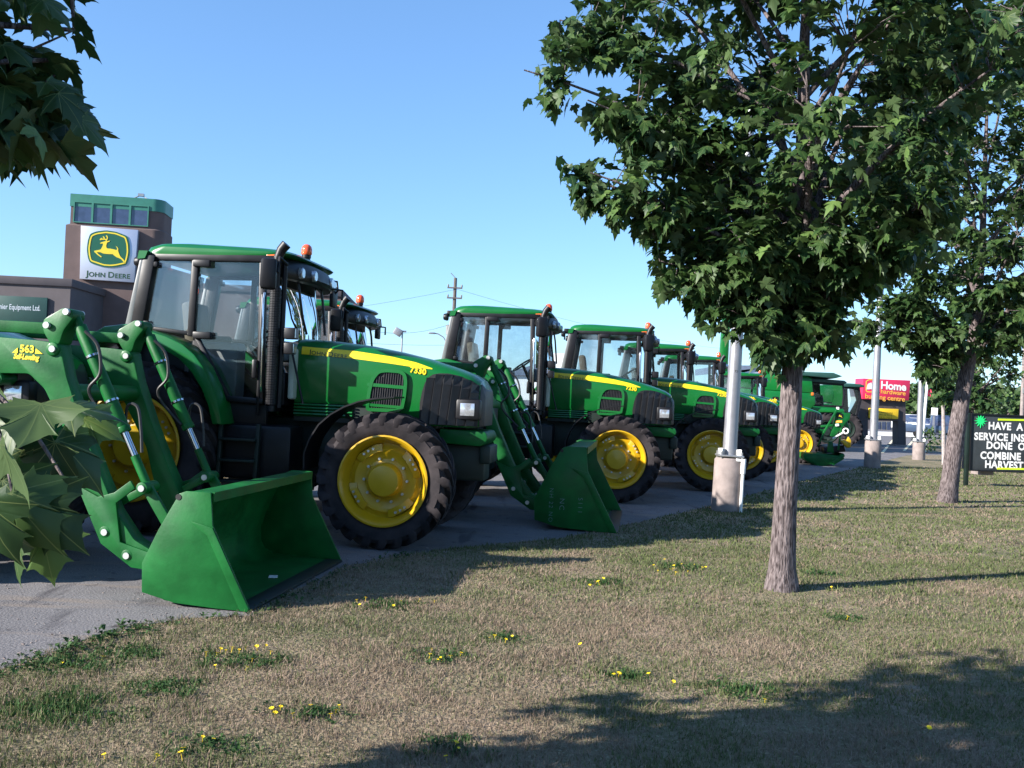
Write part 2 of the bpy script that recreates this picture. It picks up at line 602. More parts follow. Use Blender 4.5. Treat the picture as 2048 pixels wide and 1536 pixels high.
def make_rim(rr, w, deep):
    mb = MB()
    h = w / 2
    mb.lathe([(rr - 0.03, h * 0.7), (rr + 0.012, h * 0.86), (rr - 0.02, h * 0.6), (rr - 0.05, h * 0.1), (rr - 0.05, -h * 0.2),
              (rr - 0.045, -h * 0.45), (rr - 0.028, -h * 0.60), (rr - 0.022, -h * 0.78), (rr - 0.008, -h * 0.84), (rr + 0.014, -h * 0.90),
              (rr + 0.016, -h * 0.98), (rr - 0.002, -h * 0.995), (rr - 0.012, -h * 0.93), (rr - 0.03, -h * 0.86), (rr - 0.04, -h * 0.66),
              (rr - 0.065, -h * 0.50), (rr - 0.075, -h * 0.25), (rr - 0.10, -h * deep - 0.01), (rr - 0.13, -h * deep - 0.035),
              (rr * 0.62, -h * deep - 0.03), (rr * 0.50, -h * deep - 0.005), (rr * 0.44, -h * deep - 0.01), (rr * 0.40, -h * deep - 0.02),
              (rr * 0.385, -h * deep - 0.10), (rr * 0.34, -h * deep - 0.125), (0.02, -h * deep - 0.135)], n=48)
    # six clamp lands between disc and barrel
    for k in range(4):
        t = 2 * math.pi * (k + 0.35) / 4
        rings = []
        for dt, y0 in ((-0.42, 0), (-0.25, 0.02), (0.25, 0.02), (0.42, 0)):
            ring = []
            for rad, yy in ((rr * 0.66, -0.045 - y0), (rr - 0.075, -0.045 - y0), (rr - 0.07, 0.01), (rr * 0.66, 0.0)):
                ring.append((rad * math.cos(t + dt), -h * deep + yy, rad * math.sin(t + dt)))
            rings.append(ring)
        mb.loft(rings)
    return mb


def make_bolts(rr, w, deep):
    mb = MB()
    h = w / 2
    for k in range(10):
        t = 2 * math.pi * k / 10
        mb.lathe([(0.015, -h * deep - 0.04), (0.015, -h * deep - 0.012)], c=(rr * 0.50 * math.cos(t), 0, rr * 0.50 * math.sin(t)), n=6)
    for k in range(4):
        for dt in (-0.16, 0, 0.16):
            t = 2 * math.pi * (k + 0.35) / 4 + dt
            mb.lathe([(0.014, -h * deep - 0.085), (0.014, -h * deep - 0.05)], c=(rr * 0.76 * math.cos(t), 0, rr * 0.76 * math.sin(t)), n=6)
    return mb


def bar(mb, a, b, w, y, t):
    """flat bar in the x-z plane from a to b, width w, at y, thickness t"""
    d = Vector((b[0] - a[0], b[1] - a[1])).normalized()
    n_ = Vector((-d.y, d.x)) * w / 2
    e = d * w * 0.0
    mb.prism([(a[0] + n_.x - e.x, a[1] + n_.y - e.y), (b[0] + n_.x + e.x, b[1] + n_.y + e.y),
              (b[0] - n_.x + e.x, b[1] - n_.y + e.y), (a[0] - n_.x - e.x, a[1] - n_.y - e.y)], y - t / 2, y + t / 2)


def rounded(pts, r=0.05, n=4):
    """round the corners of a polygon"""
    out = []
    m = len(pts)
    for i in range(m):
        p = Vector(pts[i]); a = Vector(pts[i - 1]); b = Vector(pts[(i + 1) % m])
        da, db = (a - p), (b - p)
        k = min(r, da.length * 0.45, db.length * 0.45)
        p0, p1 = p + da.normalized() * k, p + db.normalized() * k
        for j in range(n + 1):
            t = j / n
            q = p0 * (1 - t) ** 2 + p * 2 * t * (1 - t) + p1 * t * t
            out.append((q.x, q.y))
    return out


def ring_frame(mb, poly, w, y0, y1):
    """a picture-frame of width w just inside a rounded polygon, between y0 and y1"""
    c = Vector((sum(p[0] for p in poly) / len(poly), sum(p[1] for p in poly) / len(poly)))
    n = len(poly)
    inner = []
    for i in range(n):
        a, p, b = Vector(poly[i - 1]), Vector(poly[i]), Vector(poly[(i + 1) % n])
        d = (b - a).normalized()
        nn = Vector((-d.y, d.x))
        if nn.dot(c - p) < 0:
            nn = -nn
        q = p + nn * w
        inner.append((q.x, q.y))
    rings = []
    for i in range(n):
        (ox, oz), (ix, iz) = poly[i], inner[i]
        rings.append([(ox, y0, oz), (ix, y0, iz), (ix, y1, iz), (ox, y1, oz)])
    rings.append(rings[0])
    mb.loft(rings, cap=False)
    return inner


TY = {}


def make_tractor():
    root = thing('farm_tractor', '', 'tractor')
    # ---- wheels
    FW, RW = 0.42, 0.52
    TY['ft'] = None
    for side in (-1, 1):
        for (x, r, w, rr, n, deep, yc) in ((0.03, 0.705, FW, 0.455, 24, 0.22, 0.84), (-2.70, 0.92, RW, 0.56, 26, 0.25, 0.86)):
            key = (r,)
            if key not in TY:
                wt = make_tyre(r, w, rr, n).build('wheel', M['rubber'], None, smooth=38)
                rm = make_rim(rr, w, deep).build('rim', M['yellow'], None, smooth=40)
                bl = make_bolts(rr, w, deep).build('wheel_bolts', M['pin'], None, smooth=30)
                TY[key] = (wt.data, rm.data, bl.data)
                for o in (wt, rm, bl):
                    bpy.data.objects.remove(o)
            wt, rm, bl = TY[key]
            W = link('wheel', wt, root)
            W.location = (x, side * yc, r)
            W.rotation_euler = (0, 0, 0 if side < 0 else math.pi)
            link('rim', rm, W)
            link('wheel_bolts', bl, W)['kind'] = 'stuff'
    # ---- running gear
    ch = MB()
    ch.box((-0.9, 0, 0.98), (2.6, 0.46, 0.62))
    ch.box((0.40, 0, 0.88), (1.1, 0.40, 0.40))
    ch.box((-2.45, 0, 0.98), (1.1, 0.62, 0.70))
    ch.build('chassis', M['chassis'], root, bevel=0.03)
    ax = MB()
    ax.tube([(0.03, -0.70, 0.68), (0.03, -0.3, 0.62), (0.03, 0.3, 0.62), (0.03, 0.70, 0.68)], [0.12, 0.10, 0.10, 0.12], 10)
    ax.build('front_axle', M['chassis'], root)
    ax = MB()
    ax.tube([(-2.70, -0.66, 0.92), (-2.70, 0.66, 0.92)], 0.13, 10)
    ax.build('rear_axle', M['chassis'], root)
    tk = MB()
    tk.box((-1.45, -0.66, 0.92), (0.86, 0.40, 0.58))
    tk.box((-1.45, 0.66, 0.92), (0.86, 0.40, 0.58))
    tk.build_each('fuel_tank', M['black'], root, bevel=0.05)
    bp = MB()
    bp.prism(rounded([(0.46, 1.09), (0.46, 1.245), (0.97, 1.235), (1.0, 1.15), (0.93, 1.07)], 0.04), -0.36, 0.36)
    bp.build('front_support', M['green_matte'], root, bevel=0.015)
    wb = MB()
    wb.box((0.96, 0, 0.98), (0.12, 0.56, 0.20))
    wb.build('weight_bracket', M['chassis'], root, bevel=0.02)
    # ---- hood
    hd = MB()
    xs = [-1.15, -1.1, -0.9, -0.73, -0.55, -0.38, -0.2, -0.04, 0.1, 0.2, 0.3, 0.45, 0.60, 0.70, 0.79, 0.84, 0.885, 0.91, 0.93]
    hd.loft([hood_ring(x) for x in xs])
    hd.build('hood', M['green'], root, smooth=30)
    nf = MB()
    nf.loft([[(0.895, -0.372, 1.285), (0.895, -0.372, 1.66), (0.895, -0.30, 1.745), (0.895, 0.30, 1.745), (0.895, 0.372, 1.66), (0.895, 0.372, 1.285)],
             [(0.944, -0.30, 1.29), (0.944, -0.30, 1.60), (0.942, -0.24, 1.675), (0.942, 0.24, 1.675), (0.944, 0.30, 1.60), (0.944, 0.30, 1.29)]])
    nf.build('nose_grille', M['grille'], root, bevel=0.006)
    # dark engine side and its louvres under the hood
    es = MB()
    es.box((-0.55, 0, 1.37), (1.22, 0.84, 0.22))
    es.build('engine_side', M['chassis'], root)
    for k in range(4):
        for s in (-1, 1):
            m = MB()
            m.box((-0.82, s * 0.445, 1.432 - 0.034 * k), (0.66, 0.05, 0.016), Matrix.Rotation(s * 0.5, 3, 'X'))
            m.build('louvre', M['green'], root, smooth=0)
    for s in (-1, 1):                      # everything on the hood sides, both sides
        def side(mb):
            if s > 0:
                mb.v = [(x, -y, z) for x, y, z in mb.v]
            return mb
        st = MB()
        xs = frange(-1.09, 0.37, 24)
        top = lambda x: lerp_tab(x, [-1.09, -0.53, -0.09, 0.2, 0.37], [2.075, 2.050, 2.003, 1.947, 1.892])
        bot = lambda x: lerp_tab(x, [-1.09, -0.53, -0.09, 0.2, 0.37], [1.990, 1.965, 1.925, 1.893, 1.882])
        hood_patch(st, xs, bot, top, 0.004, 4)
        side(st).build('hood_stripe', M['decal'], root)
        # the stripe's lettering, only on the right where it can be read
        if s < 0:
            vf = smallcaps(['JOHN', 'DEERE'], 0.088, 0.001)
            wmax = max(u for u, v in vf[0])
            k = 0.43 / wmax
            flat_text('stripe_lettering', vf, M['letter'], root,
                      lambda u, v: (-1.0 + u * k, hood_y(-1.0 + u * k, 1.992 + v * k * 0.86 - 0.075 * u * k, 0.007), 1.992 + v * k * 0.86 - 0.075 * u * k))
        # side vent
        out = [(-0.335, 1.40), (-0.325, 1.60), (-0.29, 1.76), (-0.22, 1.850), (-0.13, 1.868), (0.03, 1.862), (0.095, 1.825), (0.115, 1.74), (0.105, 1.56), (0.085, 1.44), (0.02, 1.40)]
        out = rounded(out, 0.05, 3)
        yv = hood_y(-0.1, 1.6, 0)
        pn = MB()
        pn.prism(out, yv - 0.008, yv + 0.03)
        side(pn).build('vent_screen', M['mesh'], root)
        fr = MB()
        ring_frame(fr, out, 0.038, yv - 0.03, yv + 0.02)
        bar(fr, (-0.33, 1.690), (0.115, 1.670), 0.036, yv - 0.014, 0.026)
        bar(fr, (-0.30, 1.470), (0.09, 1.455), 0.030, yv - 0.013, 0.024)
        side(fr).build('vent_frame', M['green'], root, smooth=40)
        ribs = MB()
        for i in range(13):
            xx = -0.27 + 0.026 * i
            zt = 1.83 if -0.18 < xx < 0.04 else 1.78
            bar(ribs, (xx, 1.42), (xx + 0.02, zt), 0.006, yv - 0.012, 0.012)
        side(ribs).build('vent_ribs', M['grille'], root, smooth=0)['kind'] = 'stuff'
        # grille that wraps the nose
        gr = MB()
        gx = [0.255, 0.275, 0.30, 0.335, 0.38, 0.45, 0.55, 0.66, 0.74, 0.80, 0.85, 0.885]
        gtop = lambda x: min(lerp_tab(x, [0.255, 0.275, 0.30, 0.335, 0.38, 0.45, 0.6], [1.52, 1.64, 1.73, 1.79, 1.825, 1.842, 1.845]), lerp_tab(x, HX, HT) - 0.070)
        hood_patch(gr, gx, lambda x: 1.285, gtop, 0.011, 8)
        side(gr).build('grille', M['mesh'], root)
        for i in range(6):
            x0 = 0.275 + 0.098 * i
            m = MB()
            rings = []
            for j in range(6):
                t = j / 5
                zt = gtop(min(0.885, x0 + 0.075)) - 0.012
                z = 1.292 + (zt - 1.292) * t
                lean = 0.05 * t
                xa, xb = x0 + lean, min(x0 + 0.076 + lean, 0.905)
                rings.append([(xa, hood_y(xa, z, 0.052), z), (xb, hood_y(xb, z, 0.015), z), (xb, hood_y(xb, z, 0.006), z), (xa, hood_y(xa, z, 0.006), z)])
            m.loft(rings)
            side(m).build('grille_slat', M['grille'], root, smooth=0)
        hl = MB()
        hl.box((0.785, -0.420, 1.465), (0.27, 0.13, 0.225))
        H = side(hl).build('headlight', M['black'], root, bevel=0.03)
        ln = MB()
        ln.box((0.780, -0.4865, 1.465), (0.155, 0.012, 0.135))
        side(ln).build('headlight_lens', M['lens'], H, bevel=0.004)
        # front mudguard
        fd = MB()
        fd.strip([(-0.795, 0.78), (-0.80, 0.95), (-0.75, 1.10), (-0.66, 1.25), (-0.54, 1.36), (-0.40, 1.445), (-0.25, 1.505), (-0.10, 1.54), (0.12, 1.565)], 0.016, -1.07, -0.62)
        bar(fd, (-0.5, 1.36), (-0.1, 0.95), 0.03, -0.64, 0.03)
        side(fd).build('front_mudguard', M['black'], root, smooth=45)
        # rear mudguard
        rf = MB()
        rf.prism([(-3.42, 1.80), (-3.25, 2.05), (-3.05, 2.18), (-2.80, 2.215), (-2.57, 2.16), (-2.35, 2.10), (-2.17, 2.025), (-2.03, 1.92), (-1.93, 1.80), (-1.82, 1.60), (-1.75, 1.42), (-1.69, 1.20),
                  (-1.80, 1.20), (-1.86, 1.40), (-1.94, 1.57), (-2.06, 1.74), (-2.20, 1.87), (-2.40, 1.97), (-2.60, 2.03), (-2.85, 2.06), (-3.05, 2.03), (-3.2, 1.93), (-3.34, 1.76)], -1.08, -0.60)
        side(rf).build('rear_mudguard', M['green'], root, bevel=0.02, smooth=40)
        rp = MB()
        rp.prism([(-3.3, 1.75), (-3.05, 2.08), (-2.4, 2.0), (-1.95, 1.62), (-1.78, 1.22), (-1.8, 0.95), (-3.2, 0.95)], -0.62, -0.58)
        side(rp).build('mudguard_liner', M['black'], root)
        # steps up to the cab
        sp = MB()
        for x in (-1.76, -1.35):
            bar(sp, (x, 1.22), (x - 0.02, 0.36), 0.045, -0.93, 0.05)
        S = side(sp).build('step_ladder', M['chassis'], root, bevel=0.008)
        for z in (1.05, 0.83, 0.61, 0.40):
            m = MB()
            m.box((-1.56, -0.90, z), (0.40, 0.20, 0.028))
            side(m).build('step_tread', M['chassis'], S, bevel=0.006)
        # ---- cab side
        Y = -0.80
        cf = MB()
        bar(cf, (-2.74, 2.965), (-1.30, 2.975), 0.075, Y, 0.09)           # roof rail
        bar(cf, (-2.69, 2.98), (-2.80, 2.20), 0.135, Y - 0.01, 0.13)      # rear pillar
        bar(cf, (-2.185, 2.95), (-2.20, 2.12), 0.075, Y - 0.012, 0.06)    # centre pillar
        bar(cf, (-1.435, 2.96), (-1.395, 1.44), 0.075, Y, 0.06)             # front pillar
        bar(cf, (-2.80, 2.205), (-2.16, 2.145), 0.045, Y - 0.006, 0.06)   # sill under the quarter glass
        bar(cf, (-2.17, 2.16), (-1.76, 1.49), 0.05, Y, 0.06)
        bar(cf, (-1.78, 1.475), (-1.36, 1.455), 0.06, Y, 0.07)
        cf.prism([(-2.2, 2.13), (-1.76, 1.46), (-1.34, 1.43), (-1.34, 1.16), (-1.85, 1.16), (-2.25, 1.7)], Y + 0.04, Y + 0.10)
        side(cf).build('cab_frame', M['black'], root, bevel=0.012)
        rpx = MB()
        rpx.prism([(-2.795, 2.95), (-2.755, 2.95), (-2.86, 2.20), (-2.93, 2.21)], Y - 0.075, Y + 0.06)
        side(rpx).build('pillar_cover', M['grey'], root, bevel=0.015)
        qg = MB()
        qg.prism(rounded([(-2.61, 2.935), (-2.235, 2.935), (-2.245, 2.175), (-2.705, 2.215)], 0.04), Y - 0.012, Y - 0.006)
        side(qg).build('quarter_window', M['glass_rear'], root, smooth=0)
        dg = MB()
        dg.prism([(-2.145, 2.935), (-1.46, 2.94), (-1.41, 1.49), (-1.75, 1.51), (-2.155, 2.14)], Y - 0.004, Y + 0.002)
        D = side(dg).build('cab_door', M['glass'], root, smooth=0)
        hn = MB()
        hn.box((-1.46, Y - 0.05, 1.80), (0.05, 0.05, 0.20))
        side(hn).build('door_handle', M['black'], D, bevel=0.015)
        hg = MB()
        for x, z, w in ((-2.10, 2.905, 0.19), (-2.06, 2.135, 0.20)):
            hg.box((x, Y - 0.05, z), (w, 0.05, 0.075))
        for x, z in ((-2.63, 2.88), (-2.70, 2.24)):
            hg.box((x, Y - 0.045, z), (0.07, 0.05, 0.06))
        side(hg).build_each('door_hinge', M['black'], root, bevel=0.012)
    # badge with the stag on the nose sides is left to the stripe; cab glass all round
    ws = MB()
    rings = []
    for j in range(7):
        t = j / 6
        z = 2.12 + 0.82 * t
        ring = []
        for i in range(13):
            y = -0.74 + 1.48 * i / 12
            bul = (1 - (y / 0.74) ** 2)
            x = -1.36 - 0.02 * t + bul * (0.25 - 0.16 * t * t)
            ring.append((x, y * (1 - 0.02 * t), z))
        rings.append(ring)
    ws.loft(rings, cap=False, closed=False)
    ws.build('windshield', M['glass'], root)
    wp = MB()
    wp.tube([(-1.19, -0.42, 2.86), (-1.16, -0.44, 2.70), (-1.12, -0.40, 2.40), (-1.10, -0.30, 2.22)], 0.014, 6)
    wp.tube([(-1.18, 0.30, 2.86), (-1.14, 0.32, 2.65), (-1.10, 0.34, 2.25)], 0.016, 6)
    wp.build_each('wiper', M['black'], root)
    rw = MB()
    rw.prism([(-2.80, 2.93), (-2.79, 2.93), (-2.885, 2.22), (-2.895, 2.22)], -0.70, 0.70)
    rw.build('rear_window', M['glass'], root, smooth=0)
    fl = MB()
    fl.box((-2.05, 0, 1.40), (1.45, 1.44, 0.10))
    fl.box((-1.28, 0, 1.60), (0.10, 1.10, 0.36))
    fl.box((-2.78, 0, 1.85), (0.16, 1.36, 0.72))
    for o_, nm_ in zip(fl.build_each('cab_floor', M['black'], root, bevel=0.02), ('cab_floor', 'firewall', 'rear_wall')):
        o_.name = nm_
    se = MB()
    se.box((-2.28, 0.0, 1.90), (0.50, 0.50, 0.14))
    se.box((-2.52, 0.0, 2.24), (0.13, 0.48, 0.62), Matrix.Rotation(-0.15, 3, 'Y'))
    se.box((-2.28, 0.0, 1.64), (0.36, 0.36, 0.40))
    se.box((-2.16, -0.34, 2.12), (0.42, 0.10, 0.08))
    se.build('seat', M['seat'], root, bevel=0.04)
    cs = MB()
    cs.box((-2.05, -0.52, 1.78), (0.62, 0.24, 0.60))
    cs.box((-1.44, 0.0, 2.02), (0.22, 0.36, 0.22))
    cs.build_each('control_console', M['grey'], root, bevel=0.04)
    sw = MB()
    ring = [Vector((-1.66, 0, 2.20)) + Matrix.Rotation(-0.6, 3, 'Y') @ Vector((0.20 * math.cos(t), 0.20 * math.sin(t), 0)) for t in frange(0, 2 * math.pi, 25)]
    sw.tube(ring, 0.015, 6)
    sw.tube([(-1.42, 0, 1.70), (-1.66, 0, 2.20)], 0.03, 6)
    sw.build('steering_wheel', M['black'], root)
    # ---- roof
    def outline(x0, x1, hy, r):
        return rounded([(x0, -hy), (x1, -hy), (x1, hy), (x0, hy)], r, 5)
    rf = MB()
    lv = [(-2.785, -1.24, 0.835, 0.12, 2.962, 3.015), (-2.80, -1.16, 0.85, 0.22, 3.02, 3.03), (-2.78, -1.13, 0.845, 0.26, 3.075, 3.045),
          (-2.72, -1.15, 0.80, 0.3, 3.115, 3.070), (-2.60, -1.24, 0.70, 0.3, 3.135, 3.095), (-2.3, -1.45, 0.45, 0.2, 3.142, 3.120)]
    rings = []
    for x0, x1, hy, r, zr, zf in lv:
        o = outline(x0, x1, hy, r)
        rings.append([(x, y, zr + (zf - zr) * max(0, (x + 2.2) / 1.0) ** 1.0 if x > -2.2 else zr) for x, y in o])
    rf.loft(rings)
    for s in (-1, 1):      # the green corner that runs down to the rear pillar
        rf.prism([(-2.80, 3.02), (-2.70, 3.02), (-2.73, 2.94), (-2.815, 2.93)], s * 0.84 - 0.05, s * 0.84 + 0.01) if s < 0 else rf.prism([(-2.80, 3.02), (-2.70, 3.02), (-2.73, 2.94), (-2.815, 2.93)], 0.83, 0.85)
    rf.build('roof', M['green'], root, smooth=40)
    vz = MB()
    rings = []
    for i in range(15):
        y = -0.83 + 1.66 * i / 14
        q = abs(y / 0.83)
        xf = -1.02 - 0.20 * q ** 2.4
        tk = 1.0 - 0.25 * q ** 6
        rings.append([(-1.45, y, 3.035 - 0.03 * q ** 4), (xf - 0.16, y, 3.025 - 0.04 * q ** 4), (xf - 0.06, y, 2.975 - 0.02 * q ** 4), (xf - 0.01, y, 2.90), (xf, y, 2.83 + 0.03 * (1 - tk)), (xf - 0.03, y, 2.785),
                      (xf - 0.10, y, 2.775), (xf - 0.20, y, 2.86), (-1.30, y, 2.95), (-1.45, y, 2.955)])
    vz.loft(rings)
    V = vz.build('roof_visor', M['black'], root, smooth=40)
    for y in (-0.55, -0.30, 0.30, 0.55):
        m = MB()
        m.lathe([(0.062, -0.01), (0.062, 0.025), (0.05, 0.035)], c=(-1.02 - 0.20 * abs(y / 0.83) ** 2.4 - 0.015, y, 2.865), axis='x', n=14)
        m.build('roof_lamp', M['lens'], V)
    for s in (-1, 1):
        m = MB()
        m.box((-1.33, s * 0.832, 2.995), (0.13, 0.02, 0.058))
        m.build('turn_signal', M['orange'], V, bevel=0.008)
        m = MB()
        m.box((-2.86, s * 0.60, 2.99), (0.10, 0.10, 0.10))
        m.lathe([(0.05, -0.06), (0.065, 0.0), (0.06, 0.02)], c=(-2.90, s * 0.66, 2.93), axis='x', n=12)
        m.build('rear_work_lamp', M['black'], root, bevel=0.01)
    bc = MB()
    bc.lathe([(0.045, 0), (0.045, 0.05), (0.052, 0.052), (0.052, 0.09)], c=(-1.25, 0, 3.06), axis='z', n=16)
    B = bc.build('beacon', M['black'], root)
    bl = MB()
    bl.lathe([(0.054, 0.088), (0.062, 0.10), (0.062, 0.15), (0.052, 0.185), (0.03, 0.205), (0.004, 0.212)], c=(-1.25, 0, 3.06), axis='z', n=18)
    bl.build('beacon_lens', M['amber'], B)
    # ---- exhaust, grab rail, mirrors, lamps by the pillar
    ex = MB()
    ex.tube([(-1.255, -0.86, 1.36), (-1.265, -0.86, 2.85), (-1.255, -0.86, 2.98), (-1.22, -0.86, 3.07), (-1.17, -0.86, 3.13)], [0.044, 0.044, 0.046, 0.052, 0.055], 12)
    X = ex.build('exhaust_stack', M['black'], root)
    gd = MB()
    gd.tube([(-1.195, -0.80, 1.40), (-1.195, -0.80, 2.95)], 0.028, 10)
    pr = [(0.050, 0.0)]
    for i in range(46):
        z = 0.012 + i * 0.0265
        pr += [(0.062, z), (0.062, z + 0.017), (0.056, z + 0.019), (0.056, z + 0.0245)]
    pr.append((0.05, 1.25))
    gd.lathe(pr, c=(-1.262, -0.86, 1.42), axis='z', n=14)
    for o_, nm_ in zip(gd.build_each('exhaust_guard', M['black'], X, smooth=20), ('intake_pipe', 'exhaust_guard')):
        o_.name = nm_
    gb = MB()
    gb.box((-1.415, -0.825, 1.95), (0.04, 0.03, 1.30))
    gb.build('intake_duct', M['black'], root, bevel=0.02)
    gl = MB()
    gl.tube([(-1.385, -0.82, 1.55), (-1.385, -0.845, 1.62), (-1.40, -0.845, 2.55), (-1.40, -0.82, 2.62)], 0.010, 8)
    gl.build('grab_rail', M['chrome'], root)
    wt = MB()
    wt.box((-1.165, -0.46, 1.77), (0.075, 0.20, 0.56))
    wt.build('washer_tank', M['pale'], root, bevel=0.03)
    bx = MB()
    bx.tube([(-1.16, -0.60, 2.05), (-1.0, -0.60, 1.45)], 0.012, 6)
    bx.build('hood_stay', M['black'], root)
    for z, w in ((2.19, 0.13), (2.03, 0.10)):
        m = MB()
        m.box((-1.10, -0.80, z), (w, 0.12, 0.12))
        m.tube([(-1.22, -0.80, z), (-1.12, -0.80, z)], 0.02, 6)
        L = m.build('work_lamp', M['black'], root, bevel=0.015)
        m = MB()
        m.box((-1.10 + w / 2 + 0.003, -0.80, z), (0.01, 0.095, 0.095))
        m.build('work_lamp_lens', M['lens'], L)
    mr = MB()
    mr.box((-1.255, -1.10, 2.78), (0.165, 0.17, 0.32), Matrix.Rotation(0.35, 3, 'Z'))
    mo = mr.build('mirror', M['black'], root, bevel=0.035)
    ar = MB()
    ar.tube([(-1.17, -0.80, 2.92), (-1.16, -1.06, 2.96), (-1.16, -1.10, 2.80)], 0.016, 6)
    ar.build('mirror_arm', M['black'], mo)
    mr = MB()
    mr.box((-1.30, 1.22, 2.80), (0.055, 0.20, 0.27))
    mo = mr.build('mirror', M['black'], root, bevel=0.02)
    ar = MB()
    ar.tube([(-1.35, 0.82, 2.95), (-1.36, 1.0, 2.99), (-1.25, 1.18, 2.99), (-1.24, 1.20, 2.88), (-1.28, 1.21, 2.84)], 0.014, 6)
    ar.build('mirror_arm', M['black'], mo)
    tc = MB()
    tc.tube([(-1.10, 0.30, 2.80), (-1.06, 0.5, 2.82), (-1.0, 0.62, 2.82), (-1.0, 0.62, 2.70)], 0.014, 6)
    tc.build('front_rail', M['black'], root)
    return root


def model_number(root, s, size=0.088, x=0.130, z=1.842):
    vf = text_mesh(s, size, 0.0035, 1.02, 'LEFT')
    flat_text('model_number', vf, M['decal'], root, lambda u, v: (x + u, hood_y(x + u, z + v - 0.13 * u, 0.008), z + v - 0.13 * u))


